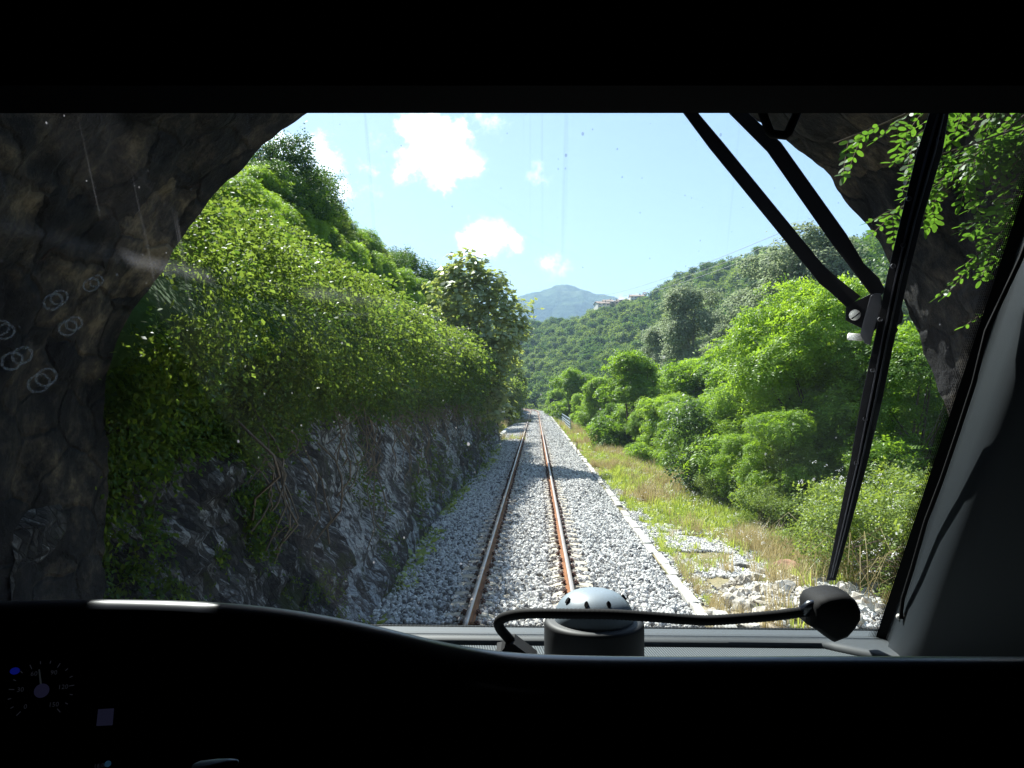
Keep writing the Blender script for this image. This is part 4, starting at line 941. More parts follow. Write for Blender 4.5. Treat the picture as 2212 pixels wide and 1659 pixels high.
    P = np.concatenate([P1, P2]); n = len(P); scatter('wild_flowers', P, rg.uniform(-.6, .6, (n, 3)), rg.uniform(.6, 1.3, n), rg.integers(0, 2, n), col, 'tiny white wild flowers dotting the verge and brambles', 'flowers')
    # bare bramble canes
    mb = MB()
    for k in range(150):
        x = rr.uniform(5.8, 9.5); y = rr.uniform(9.5, 16); z = rz_(x, y); L = rr.uniform(.6, 1.8); a = rr.uniform(0, 6.28)
        mb.tube([(x, y, z), (x + L*.25*math.cos(a), y + L*.25*math.sin(a), z + L*.55), (x + L*.6*math.cos(a), y + L*.6*math.sin(a), z + L*.75), (x + L*math.cos(a), y + L*math.sin(a), z + L*.45)], [.008, .007, .005, .003], 4, cap=False)
    tag(mb.build('bramble_canes', M['straw']), 'dry arching bramble canes above the rubble', 'canes', kind='stuff')
build_cover()

# leafy locust branch reaching into view beside the portal
def build_branch():
    rg = np.random.default_rng(15); rr = random.Random(15)
    root = thing('locust_branch', 'sunlit locust branches drooping in front of the dark portal at top right', 'branch', (0, 0, 0))
    mb = MB(); PP = []; NN = []; TT = []; LL = []
    def spray(a, b, sag, n, l):
        a = Vector(a); b = Vector(b); pts = []
        for k in range(9):
            f = k / 8; p = a.lerp(b, f); p.z -= sag * math.sin(f * 1.57); pts.append(p)
        mb.tube(pts, [.006 * (1 - .8 * k / 8) + .001 for k in range(9)], 5)
        for k in range(n):
            f = .12 + .88 * k / n; i = min(7, int(f * 8)); p = pts[i].lerp(pts[i+1], f * 8 - i); t = (pts[i+1] - pts[i]).normalized()
            # a pinnate leaf
            d = Vector((rr.uniform(-1, 1), rr.uniform(-.7, .7), rr.uniform(-.75, .15))) * .9 + t * .7; d.normalize(); ll = rr.uniform(.12, .2)
            e = p + d * ll + Vector((0, 0, -.03)); mb.tube([p, p.lerp(e, .5) + Vector((0, 0, .01)), e], .0013, 3, cap=False)
            side = d.cross(Vector((0, 0, 1))).normalized(); nrm = side.cross(d).normalized()
            for q in range(6):
                c = p.lerp(e, (q + .6) / 6)
                for s in (-1, 1):
                    PP.append(c); TT.append(side * s + d * .4 + Vector((0, 0, rr.uniform(-.4, .1)))); NN.append(nrm + Vector((rr.uniform(-.5,.5), rr.uniform(-.5,.5), rr.uniform(-.3,.3)))); LL.append(l * rr.uniform(.7, 1.15))
            PP.append(e); TT.append(d); NN.append(nrm); LL.append(l)
    for (u0, v0, y0), (u1, v1, y1), sag, n in (((2330,60,3.0),(1800,262,3.5),.10,12),((2330,150,3.0),(1905,395,3.5),.16,15),((2400,200,2.9),(1960,330,3.3),.05,14),((2400,120,3.1),(2080,290,3.4),.08,14),((2400,250,2.9),(2090,500,3.3),.16,13),((2330,60,3.3),(2000,260,3.7),.06,12),((2450,330,2.9),(2150,620,3.2),.10,9),((2300,40,3.2),(1950,290,3.6),.05,10),((2450,260,3.1),(2150,390,3.4),.04,13),((2450,160,3.2),(2170,300,3.5),.04,13),((2350,90,3.1),(2060,330,3.4),.07,16),((2400,300,3.0),(2120,430,3.3),.08,16),((2450,200,3.0),(2190,470,3.3),.10,16),((2450,380,3.0),(2200,560,3.2),.08,14),((2350,160,3.3),(2010,380,3.6),.08,15),((2300,20,3.1),(2100,280,3.3),.05,16),((2420,60,3.0),(2180,330,3.2),.07,16),((2450,300,2.8),(2185,400,3.0),.05,16)):
        spray(at(u0, v0, y0), at(u1, v1, y1), sag, n, .044)
    mb.build('twigs', M['twig'], root)
    P = np.array([tuple(p) for p in PP]); N = np.array([tuple(p) for p in NN]); T = np.array([tuple(p) for p in TT]); L = np.array(LL)
    N = unit(N); T = unit(T - N * np.sum(T*N, -1, keepdims=True)); B = np.cross(N, T); ang = np.linspace(0, 2*np.pi, 9)[:-1]; ring = []
    for a in ang: ring.append(P + T * (L * (.5 - .5 * np.cos(a)))[:, None] + B * (L * .24 * np.sin(a))[:, None] + N * (L * .04 * abs(np.sin(a)))[:, None])
    V = np.stack(ring, 1).reshape(-1, 3); F = np.arange(len(V)).reshape(-1, 8)
    link('leaves', mesh_np('leaves', V, F, M['leaf_near']), root)
build_branch()

# ------------------------------------------------------------------ wood on the far hill
def build_wood():
    rg = np.random.default_rng(61); n = 2100; U = rg.uniform(1010, 2330, n * 3); Sx = rg.uniform(0.02, 1.03, n * 3)
    P = hill_geo(U, Sx); keep = np.ones(len(P), bool); out = []
    cell = {}
    for i in range(len(P)):           # keep crowns from piling up
        c = (int(P[i, 0] // 6.2), int(P[i, 1] // 6.2))
        if c in cell: continue
        # clearing below the village
        if abs(U[i] - 1250) < 17 and .93 < Sx[i] < 1.0: continue
        if 1283 < U[i] < 1402 and Sx[i] > .965: continue
        cell[c] = i; out.append(i)
    out = np.array(out); P = P[out]; U = U[out]; d = P[:, 1]
    print('wood trees', len(P))
    s = rg.uniform(.75, 1.35, len(P)); order = np.argsort(d); near = order[:120]; rest = order[120:]
    zone = [(1130, 'beside the distant bend of the track'), (1290, 'low on the wooded hill beyond the track'), (1450, 'low on the wooded hill under the village'), (1650, 'on the wooded hill behind the poplars'), (3000, 'on the wooded hill behind the wiper')]
    for i in near:
        lab = 'broadleaf tree in the wood, ' + next(z[1] for z in zone if U[i] < z[0])
        o = link('tree', FAR[i % 6], None, (P[i, 0], P[i, 1], P[i, 2] - 1.5)); o.scale = (s[i],) * 3; o.rotation_euler.z = float(rg.uniform(0, 6)); tag(o, lab, 'tree', 'trees in the wood ' + next(z[1] for z in zone if U[i] < z[0]))
    col = hidden_col('wood_crowns', [bpy.data.objects.new('wood_crown', m) for m in FAR]); m = len(rest)
    scatter('wood', P[rest] - np.array([0, 0, 1.5]), np.stack([0*d[rest], 0*d[rest], rg.uniform(0, 6, m)], -1), s[rest], rg.integers(0, 6, m), col, 'unbroken deciduous wood covering the hill up to the ridge', 'wood')
build_wood()
# ------------------------------------------------------------------ hill village, power line
def build_village():
    wall_w = simple('render_pale', (.70, .66, .58), .9, nscale=.6, var=.12); wall_s = simple('render_sand', (.52, .44, .34), .9, nscale=.6, var=.15)
    roof = simple('roof_tile', (.26, .19, .15), .9, nscale=1.5, var=.3); dark = simple('window_dark', (.03, .03, .035), .3); trim = simple('stone_trim', (.45, .40, .33), .9)
    Y = 505.0
    def house(u0, u1, vtop, vbase, label, wm, storeys, nwin, rz=0.0, dy=0, gable=True, name='house', cat='house'):
        a = at(u0, vbase, Y + dy); b = at(u1, vbase, Y + dy); top = at(u0, vtop, Y + dy); w = b.x - a.x; h = top.z - a.z; dp = 8.0; rh = min(2.2, h * .28)
        t = thing(name, label, cat, ((a.x + b.x) / 2, Y + dy, a.z), 'houses of the hilltop village', rz); H = h - rh
        mb = MB(); mb.box((-w/2, 0, -6), (w/2, dp, H)); 
        if gable:
            mb.add([(-w/2, 0, H), (-w/2, dp, H), (-w/2, dp/2, H + rh), (w/2, 0, H), (w/2, dp, H), (w/2, dp/2, H + rh)], [(0, 1, 2), (3, 5, 4)])
        mb.build('wall', wm, t)
        mb = MB(); o = .45
        mb.add([(-w/2-o, -o, H-.15), (w/2+o, -o, H-.15), (w/2+o, dp/2, H+rh+.12), (-w/2-o, dp/2, H+rh+.12), (w/2+o, dp+o, H-.15), (-w/2-o, dp+o, H-.15), (-w/2-o, -o, H+.1), (w/2+o, -o, H+.1), (w/2+o, dp/2, H+rh+.4), (-w/2-o, dp/2, H+rh+.4), (w/2+o, dp+o, H+.1), (-w/2-o, dp+o, H+.1)],
               [(0,1,2,3),(3,2,4,5),(6,9,8,7),(9,11,10,8),(0,6,7,1),(5,4,10,11),(0,3,9,6),(3,5,11,9),(1,7,8,2),(2,8,10,4)])
        rf = mb.build('roof', roof, t)
        mb = MB(); mb.box((w*.2, dp*.3, H), (w*.2+.6, dp*.3+.6, H+rh+1.0)); mb.build('chimney', trim, rf)
        sh = H / storeys
        for s in range(storeys):
            for k in range(nwin):
                x = -w/2 + w * (k + .5) / nwin; z = sh * (s + .4)
                mb = MB(); mb.box((x-.5, -.06, z), (x+.5, .02, z+sh*.42)); wi = mb.build('window', dark, t)
        return t
    house(1362,1391,636,651,'largest pale house of the hilltop village, just left of the bell tower',wall_w,2,4)
    house(1336,1362,646,654,'low sand-coloured house left of the largest pale house',wall_s,1,4, dy=4)
    house(1318,1337,649,657,'small house in the middle of the village row',wall_s,1,2, dy=-4)
    house(1291,1318,651,667,'pale house with a steep roof at the left end of the village',wall_w,2,3, .25, dy=-10)
    house(1304,1324,647,660,'brown-roofed house behind the leftmost village house',wall_s,2,2, dy=10)
    a = at(1389, 652, Y + 12); b = at(1397, 652, Y + 12); tp = at(1389, 630, Y + 12); w = b.x - a.x; h = tp.z - a.z
    t = thing('bell_tower', 'square stone bell tower at the right end of the hilltop village', 'tower', ((a.x+b.x)/2, Y + 12, a.z))
    mb = MB(); mb.box((-w/2, 0, -6), (w/2, w, h*.68)); mb.build('shaft', wall_s, t)
    mb = MB()
    for x in (-w/2, w/2-.5):
        for y in (0, w-.5): mb.box((x, y, h*.68), (x+.5, y+.5, h*.9))
    mb.build('belfry', wall_s, t)
    mb = MB(); mb.add([(-w/2-.2,-.2,h*.9),(w/2+.2,-.2,h*.9),(w/2+.2,w+.2,h*.9),(-w/2-.2,w+.2,h*.9),(0,w/2,h)], [(0,3,2,1),(0,1,4),(1,2,4),(2,3,4),(3,0,4)]); mb.build('roof', roof, t)
    mb = MB(); mb.lathe([(.0,-.1),(.55,-.1),(.45,.3),(.25,.8),(0,.9)], (0, w/2, h*.7), 10); mb.build('bell', simple('bronze', (.2,.14,.06), .5, .8), t)
    # garden terrace wall under the houses
    a = at(1290, 668, Y - 16); b = at(1400, 653, Y - 6); mb = MB()
    mb.add([(a.x, a.y, a.z - 3), (b.x, b.y, b.z - 3), (b.x, b.y, b.z), (a.x, a.y, a.z), (a.x, a.y + 1, a.z - 3), (b.x, b.y + 1, b.z - 3), (b.x, b.y + 1, b.z), (a.x, a.y + 1, a.z)], [(0,1,2,3),(4,7,6,5),(3,2,6,7),(0,4,5,1),(0,3,7,4),(1,5,6,2)])
    tag(mb.build('terrace_wall', wall_s), 'stone terrace wall running below the village houses', 'wall')
    # clearing
    g = hill_geo(*np.meshgrid(np.linspace(1234, 1268, 12), np.linspace(.925, 1.0, 8))); t2 = simple('clearing_earth', (.33, .24, .15), .95, nscale=.2, var=.3)
    tag(link('clearing', grid_mesh('clearing', g[..., 0], g[..., 1], g[..., 2] + .9, t2)), kind='structure')
    # power line wires
    wm = simple('wire_metal', (.2, .2, .2), .5, .5)
    for i, (v0, v1, lab) in enumerate(((640, 488, 'upper power cable crossing the sky toward the village'), (650, 505, 'middle power cable crossing the sky toward the village'), (656, 520, 'lowest power cable crossing the sky toward the village'))):
        a = at(1295, v0, 480); b = at(1720, v1, 190); pts = []
        for k in range(15):
            f = k / 14; p = a.lerp(b, f); p.z -= 9 * 4 * f * (1 - f) * .25; pts.append(p)
        mb = MB(); mb.tube(pts, .07, 4, cap=False); tag(mb.build('power_cable', wm), lab, 'cable', 'power cables over the valley')
build_village()
# ------------------------------------------------------------------ driver's cab
GY0, GZ0, GS = 1.75, 2.455, 0.4425          # windscreen plane: y = GY0 - GS (z - GZ0)
GN = Vector((0, 1, GS)).normalized()        # outward normal
def pane(u, v, off=0.0):
    """point where a line of sight meets the windscreen plane (shifted outward by off)"""
    d = ray(u, v); p0 = Vector((0, GY0, GZ0)) + GN * off
    return CAM + d * ((p0 - CAM).dot(GN) / d.dot(GN))
def on_pane(x, z, off=0.0): return Vector((x, GY0 - GS * (z - GZ0), z)) + GN * off

M['cab_black'] = simple('cab_black', (0.002, 0.002, 0.004), 0.8, spec=0.15, nscale=60, var=0.3)
M['cab_grey'] = simple('cab_grey', (0.012, 0.017, 0.022), 0.5, spec=0.45, nscale=300, var=0.10, bump=0.15, bdist=0.0006)
M['rubber'] = simple('rubber', (0.004, 0.004, 0.005), 0.75, spec=0.2, nscale=80)
def mat_lip():
    t = NT('lip'); n = t.noise(t.obj(), 120, 4); c = t.mix(n, (.006, .009, .018), (.010, .014, .026))
    return t.done(t.pbsdf(c, .30, 0, .9, t.bump(n, .05, .0005)))
M['lip'] = mat_lip()
M['wiper_black'] = simple('wiper_black', (0.006, 0.006, 0.008), 0.5, spec=0.2, nscale=40, var=0.5, bump=0.2, bdist=0.001)
M['wiper_grey'] = simple('wiper_grey', (0.06, 0.06, 0.07), 0.5, 0.1, nscale=60, var=0.3)
M['steel'] = simple('steel', (0.70, 0.68, 0.64), 0.5, 0.25, nscale=60, var=0.2)
def mat_mesh_top():
    t = NT('dash_weave'); p = t.obj(); s = t.n('ShaderNodeSeparateXYZ'); t.put(s.inputs[0], p)
    wx = t.math('SINE', t.math('MULTIPLY', t.math('ADD', s.outputs[0], t.math('MULTIPLY', s.outputs[1], .15)), 1150)); wy = t.math('SINE', t.math('MULTIPLY', s.outputs[1], 900))
    h = t.math('MULTIPLY', wx, t.math('ADD', .6, t.math('MULTIPLY', wy, .4))); n = t.noise(p, 200, 3)
    f = t.step(h, -.5, .9); c = t.mix(f, (.025, .031, .036), (.13, .155, .17)); c = t.mix(t.math('MULTIPLY', t.step(n, .62, .72), .4), c, (.25, .26, .26))
    return t.done(t.pbsdf(c, .7, 0, .25, t.bump(h, .5, .001)))
M['dash_weave'] = mat_mesh_top()
def _smear():
    up = Vector((0, -GS, 1)).normalized(); o = Vector((0, GY0, GZ0)); q = [(pane(u, v).x, (pane(u, v) - o).dot(up)) for u, v in ((180, 522), (480, 590), (780, 636))]
    (x1, y1), (x2, y2), (x3, y3) = q; d = 2 * (x1 * (y2 - y3) + x2 * (y3 - y1) + x3 * (y1 - y2)); a, b, c = x1*x1+y1*y1, x2*x2+y2*y2, x3*x3+y3*y3
    ux = (a * (y2 - y3) + b * (y3 - y1) + c * (y1 - y2)) / d; uy = (a * (x3 - x2) + b * (x1 - x3) + c * (x2 - x1)) / d; return ux, uy, math.hypot(ux - x1, uy - y1)
SMEAR = _smear()
def mat_glass():
    """windscreen: clear, faintly reflecting, with rain runs, wiped arcs, splashes and specks of dirt"""
    t = NT('windscreen_glass'); p = t.obj(); s = t.n('ShaderNodeSeparateXYZ'); t.put(s.inputs[0], p)
    # local frame: x across, y up the pane
    runs = t.step(t.noise(t.mapped(p, (55, .8, 1), (0, 0, .05)), 1.0, 3, .55, .1), .60, .80)
    top = t.step(s.outputs[1], .68, 1.1); left = t.step(t.math('MULTIPLY', s.outputs[0], -1), -.1, .35)
    runs = t.math('MULTIPLY', t.math('MULTIPLY', runs, top), t.math('ADD', .10, t.math('MULTIPLY', left, .30)))
    film = t.math('MULTIPLY', t.noise(p, 1.6, 4, .6, .5), .010)
    # wiped arcs round the wiper spindle
    rad = t.n('ShaderNodeVectorMath', _operation='DISTANCE', i0=p, i1=(0.75, 2.0, 0)).outputs['Value']
    arc = t.step(t.noise(t.n('ShaderNodeCombineXYZ', X=t.math('MULTIPLY', rad, 75), Y=t.math('MULTIPLY', s.outputs[0], 1.3)).outputs[0], 1.0, 5, .7), .58, .85)
    arc = t.math('MULTIPLY', arc, .055)
    # a broad wiper smear low on the left, and a pale veil towards the bottom left
    rad2 = t.n('ShaderNodeVectorMath', _operation='DISTANCE', i0=p, i1=(SMEAR[0], SMEAR[1], 0)).outputs['Value']
    band = t.math('SUBTRACT', 1.0, t.step(t.math('ABSOLUTE', t.math('SUBTRACT', rad2, t.math('ADD', SMEAR[2], t.math('MULTIPLY', t.noise(p, 6, 2), .02)))), .0, .022))
    arc = t.math('ADD', arc, t.math('MULTIPLY', t.math('MULTIPLY', band, t.step(s.outputs[0], -.02, -.25)), t.math('MULTIPLY_ADD', t.noise(p, 60, 4), .10, .02)))
    arc = t.math('ADD', arc, t.math('MULTIPLY', t.math('MULTIPLY', t.step(s.outputs[1], .30, .0), t.step(s.outputs[0], -.1, -.5)), t.math('MULTIPLY_ADD', t.noise(p, 14, 4), .04, .012)))
    def specks(sc, r, thr):
        v = t.n('ShaderNodeTexVoronoi', Scale=sc); t.put(v.inputs['Vector'], t.mapped(p, (1, .7, 1))); c = t.n('ShaderNodeSeparateXYZ'); t.put(c.inputs[0], v.outputs['Color'])
        a = t.math('LESS_THAN', v.outputs['Distance'], t.math('MULTIPLY', c.outputs[1], r)); return t.math('MULTIPLY', a, t.math('GREATER_THAN', c.outputs[0], thr))
    sp = t.math('ADD', t.math('MULTIPLY', specks(42, .11, .70), .30), t.math('MULTIPLY', specks(90, .14, .72), .20))
    sp = t.math('ADD', sp, t.math('MULTIPLY', specks(17, .07, .75), .45))
    dirt = t.math('ADD', t.math('ADD', runs, film), t.math('ADD', arc, sp), clamp=True)
    df = t.n('ShaderNodeBsdfDiffuse', Color=(.42, .42, .42, 1)); tl = t.n('ShaderNodeBsdfTranslucent', Color=(.36, .38, .42, 1))
    md = t.n('ShaderNodeMixShader', i0=.75); t.put(md.inputs[1], df.outputs[0]); t.put(md.inputs[2], tl.outputs[0])
    tr = t.n('ShaderNodeBsdfTransparent', Color=(.90, .975, .985, 1)); gl = t.n('ShaderNodeBsdfGlossy', Color=(.9, .95, 1, 1), Roughness=.02)
    fr = t.n('ShaderNodeFresnel', IOR=1.28); mg = t.n('ShaderNodeMixShader', i0=fr.outputs[0]); t.put(mg.inputs[1], tr.outputs[0]); t.put(mg.inputs[2], gl.outputs[0])
    mx = t.n('ShaderNodeMixShader', i0=dirt); t.put(mx.inputs[1], mg.outputs[0]); t.put(mx.inputs[2], md.outputs[0])
    return t.done(mx.outputs[0])
M['glass'] = mat_glass()
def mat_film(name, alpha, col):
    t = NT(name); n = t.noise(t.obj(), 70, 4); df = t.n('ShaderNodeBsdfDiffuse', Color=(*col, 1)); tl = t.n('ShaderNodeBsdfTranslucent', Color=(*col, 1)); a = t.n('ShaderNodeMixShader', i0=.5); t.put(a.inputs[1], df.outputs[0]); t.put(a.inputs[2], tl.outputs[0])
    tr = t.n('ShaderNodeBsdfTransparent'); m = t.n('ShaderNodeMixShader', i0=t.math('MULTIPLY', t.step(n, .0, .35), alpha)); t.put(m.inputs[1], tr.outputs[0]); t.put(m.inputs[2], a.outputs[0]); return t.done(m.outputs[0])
def mat_frit():
    t = NT('dot_frit'); u = t.n('ShaderNodeUVMap').outputs[0]; s = t.n('ShaderNodeSeparateXYZ'); t.put(s.inputs[0], u)
    fx = t.math('SUBTRACT', t.math('FRACT', t.math('MULTIPLY', s.outputs[0], 7)), .5); fy = t.math('SUBTRACT', t.math('FRACT', s.outputs[1]), .5)
    r = t.math('SQRT', t.math('ADD', t.math('MULTIPLY', fx, fx), t.math('MULTIPLY', fy, fy)))
    dot = t.math('LESS_THAN', r, t.math('ADD', .20, t.math('MULTIPLY', s.outputs[0], .40)))
    bl = t.n('ShaderNodeBsdfDiffuse', Color=(.006, .006, .007, 1)); tr = t.n('ShaderNodeBsdfTransparent'); m = t.n('ShaderNodeMixShader', i0=dot); t.put(m.inputs[1], tr.outputs[0]); t.put(m.inputs[2], bl.outputs[0]); return t.done(m.outputs[0])

XR0, XR1 = pane(1903, 1350).x, pane(2203, 450).x          # right edge of the clear glass, low and high
zR0, zR1 = pane(1903, 1350).z, pane(2203, 450).z
def edge_x(z): return XR0 + (XR1 - XR0) * (z - zR0) / (zR1 - zR0)
ZT = 3.66                                                  # top of the pane
def build_cab():
    cab = thing('train_cab', 'dark train cab framing the windscreen, with a grey pillar on its right', 'train cab', (0, 0, 1.2))
    def P(mb, name, mat, parent=cab, **k):
        o = mb.build(name, mat, None, None, **k)
        return adopt(o, parent)
    def yz(mb, poly, x0, x1): mb.prism([(x0, y, z) for y, z in poly], (x1 - x0, 0, 0))
    # header above the windscreen: its lower edge closes the view
    zb = at(1106, 245, .78).z
    tw = math.tan(R(1.76)); mb = MB(); poly = [(.78, zb), (1.245, 3.480), (1.32, 3.68), (1.30, 3.98), (.74, 3.98), (.74, zb + .012)]; V = []
    for x in (-1.42, 1.42): V += [(x, y + (x - .18) * tw, z) for y, z in poly]
    n6 = len(poly); mb.add(V, [tuple(range(n6)), tuple(range(n6, 2*n6))] + [(i, (i+1) % n6, n6 + (i+1) % n6, n6 + i) for i in range(n6)]); P(mb, 'header_panel', M['cab_black'])
    mb = MB(); mb.box((-1.46, -1.5, 3.97), (1.46, 1.3, 4.03)); P(mb, 'roof_panel', M['cab_black'])
    mb = MB(); mb.box((-1.46, -1.56, 1.15), (1.46, -1.5, 4.03)); P(mb, 'rear_wall', M['cab_black'])
    mb = MB(); mb.box((-1.46, -1.5, 1.15), (1.46, 1.9, 1.2)); P(mb, 'floor_panel', M['cab_black'])
    for s in (-1, 1):
        mb = MB(); x0, x1 = sorted((s * 1.42, s * 1.47)); yz(mb, [(-1.5, 1.2), (1.98, 1.2), (1.86, 2.4), (1.30, 3.68), (1.26, 3.97), (-1.5, 3.97)], x0, x1); P(mb, 'side_wall', M['cab_black'])
    mb = MB(); yz(mb, [(1.80, 1.2), (1.98, 1.2), (1.86, 2.40), (1.74, 2.43)], -1.42, 1.42); P(mb, 'nose_panel', M['cab_black'])
    # right pillar: rubber band beside the glass, then the moulded grey cover
    zs = np.linspace(2.40, 3.72, 24); sec = [(-.006, -.008), (.002, -.016), (.009, -.028)]
    mb = MB(); V = []
    for z in zs:
        for a, b in sec: V.append(Vector((edge_x(z) + a, GY0 - GS * (z - GZ0) + b, z)))
    mb.add(V, [(i*3+k, i*3+k+1, (i+1)*3+k+1, (i+1)*3+k) for i in range(len(zs)-1) for k in range(2)], sm=True); P(mb, 'pillar_seal', M['rubber'])
    cov = [(.006, -.026), (.005, -.042), (.003, -.070), (.001, -.105), (.002, -.14), (.010, -.165), (.030, -.190), (.07, -.225), (.13, -.27), (.22, -.33), (.50, -.45)]
    V = []
    for z in zs:
        fl = max(0, (2.62 - z) / .22) ** 2 * .03
        for k, (a, b) in enumerate(cov):
            V.append(Vector((min(1.43, edge_x(z) + a - fl * (k > 1)), GY0 - GS * (z - GZ0) + b - fl * .5 * (k > 1), z)))
    mb = MB(); n = len(cov); mb.add(V, [(i*n+k, i*n+k+1, (i+1)*n+k+1, (i+1)*n+k) for i in range(len(zs)-1) for k in range(n-1)], sm=True); pil = P(mb, 'window_pillar', M['cab_grey'])
    # left pillar (just out of the picture)
    V = []
    for z in zs:
        for a, b in cov: V.append(Vector((max(-1.43, -1.28 - a), GY0 - GS * (z - GZ0) + b, z)))
    mb = MB(); mb.add(V, [(i*n+k, i*n+k+1, (i+1)*n+k+1, (i+1)*n+k) for i in range(len(zs)-1) for k in range(n-1)], sm=True); P(mb, 'window_pillar', M['cab_black'])
    # cord on the pillar with its screw; it stands a little off the cover, so its shadow falls beside it
    def pil_pt(u, v, off):
        """point on the pillar cover along a line of sight (search over the cover), lifted by off"""
        d = ray(u, v); best = None
        for i in range(len(zs)-1):
            for k in range(n-1):
                a = Vv[i*n+k]; b = Vv[i*n+k+1]; c = Vv[(i+1)*n+k]
                nn = (b - a).cross(c - a).normalized(); q = CAM + d * ((a - CAM).dot(nn) / d.dot(nn)); s = (q - a).dot(b - a) / (b - a).length_squared; t = (q - a).dot(c - a) / (c - a).length_squared
                if -.05 <= s <= 1.05 and -.05 <= t <= 1.05:
                    if nn.x > 0: nn = -nn
                    return q + nn * off
        return pane(u, v, -.05 - off)
    Vv = [Vector(v) for v in []]
    for z in zs:
        fl = max(0, (2.62 - z) / .22) ** 2 * .03
        for k, (a, b) in enumerate(cov): Vv.append(Vector((min(1.43, edge_x(z) + a - fl * (k > 1)), GY0 - GS * (z - GZ0) + b - fl * .5 * (k > 1), z)))
    cord = []
    for (u, v, off) in ((1951,1338,.004),(1953,1322,.006),(1960,1295,.009),(1985,1230,.013),(2020,1130,.018),(2060,1040,.022),(2100,940,.026),(2140,830,.03),(2172,720,.032)):
        q = pil_pt(u, v, off)
        if q: cord.append(q)
    cord += [cord[-1] + Vector((.03, -.05, .12)), cord[-1] + Vector((.06, -.12, .30))]
    mb = MB(); mb.tube(cord, .0042, 8); P(mb, 'blind_cord', M['rubber'])
    q = pil_pt(1943, 1333, .002)
    mb = MB(); mb.lathe([(0, .004), (.004, .0035), (.006, .001), (.0062, -.002)], q, 14, M=Matrix.Rotation(-math.pi/2, 4, 'Y')); P(mb, 'screw', M['steel'])
    # windscreen
    gl = bpy.data.objects.new('windscreen', None); bpy.data.objects.remove(gl)
    xl = -1.25
    def quad_uv(name, pts, mat, parent, uvs=None):
        me = bpy.data.meshes.new(name); me.from_pydata([tuple(p) for p in pts], [], [(0,1,2,3)]); me.materials.append(mat)
        if uvs:
            l = me.uv_layers.new(name='UVMap')
            for i, uv in enumerate(uvs): l.data[i].uv = uv
        return me
    # glass frame: origin low in the middle, x across, y up the pane, z outward
    org = on_pane(0, GZ0); up = (on_pane(0, GZ0 + 1) - org).normalized(); Mx = Matrix.Translation(org) @ Matrix((Vector((1,0,0)), up, Vector((1,0,0)).cross(up))).transposed().to_4x4()
    Mi = Mx.inverted()
    def glob(me_pts): return [Mi @ Vector(p) for p in me_pts]
    me = quad_uv('windscreen', glob([on_pane(xl, GZ0 - .01), on_pane(XR0 + .04, GZ0 - .01), on_pane(edge_x(ZT) + .04, ZT), on_pane(xl - .05, ZT)]), M['glass'], None)
    g = link('windscreen', me); g.matrix_basis = Mx; adopt(g, cab)
    g['label'] = 'large raked windscreen with rain runs, specks and wiper smears'
    fm = mat_frit(); o_ = -.002
    def strip(a0, a1, b0, b1, nrow):
        m_ = quad_uv('dot_band', [a0, b0, b1, a1], fm, None, [(0, 0), (1, 0), (1, nrow), (0, nrow)]); o = adopt(link('dot_band', m_), g)
        return o
    zt = 3.60; wd = .022
    strip(on_pane(edge_x(GZ0) - wd, GZ0, o_), on_pane(edge_x(zt) - wd, zt, o_), on_pane(edge_x(GZ0) + .002, GZ0, o_), on_pane(edge_x(zt) + .002, zt, o_), 400)
    zb0 = pane(1700, 1358).z
    strip(on_pane(xl, zb0 + .012, o_), on_pane(XR0, zb0 + .012, o_), on_pane(xl, zb0 - .002, o_), on_pane(XR0, zb0 - .002, o_), 700)
    # reflections of round desk fittings put in as pale rings on the pane
    rm = mat_film('ring_reflection', .30, (.55, .56, .58))
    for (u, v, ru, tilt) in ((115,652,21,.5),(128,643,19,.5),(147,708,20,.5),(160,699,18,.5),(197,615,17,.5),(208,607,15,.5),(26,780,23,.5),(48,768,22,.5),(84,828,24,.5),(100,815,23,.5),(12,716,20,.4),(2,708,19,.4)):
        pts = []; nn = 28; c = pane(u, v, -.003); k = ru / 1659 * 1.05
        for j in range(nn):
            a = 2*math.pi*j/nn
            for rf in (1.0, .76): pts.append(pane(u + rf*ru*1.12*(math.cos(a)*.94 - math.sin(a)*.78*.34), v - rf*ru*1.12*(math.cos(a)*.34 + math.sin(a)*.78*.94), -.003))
        me = bpy.data.meshes.new('reflection_ring'); me.from_pydata([tuple(p) for p in pts], [], [(2*j, 2*j+1, (2*j+3) % (2*nn), (2*j+2) % (2*nn)) for j in range(nn)]); me.materials.append(rm)
        o = adopt(link('reflection_ring', me), g)
    # sun blind pull loop under the header
    pl = []; 
    lp = thing('blind_pull', 'black trapezoid pull loop hanging from the sun blind just below the header', 'pull loop', tuple(at(1682, 240, 1.25)))
    for (u, v) in ((1640,225),(1664,289),(1700,293),(1728,228)): pl.append(at(u, v, 1.25))
    pts = []
    for i in range(len(pl)):
        a, b = pl[i], pl[(i+1) % len(pl)]; pts += [a.lerp(b, .08), a.lerp(b, .92)]
    pts.append(pts[0]); mb = MB(); mb.tube([p - lp.location for p in pts], .0075, 8, upv=(0, 1, 0), cap=False); mb.build('loop', M['rubber'], lp)
    mb = MB(); a = at(1660, 226, 1.25) - lp.location; b = at(1712, 226, 1.25) - lp.location; mb.tube([a, a + Vector((0,0,.25))], .004, 6); mb.tube([b, b + Vector((0,0,.25))], .004, 6); mb.build('cord', M['rubber'], lp)
build_cab()

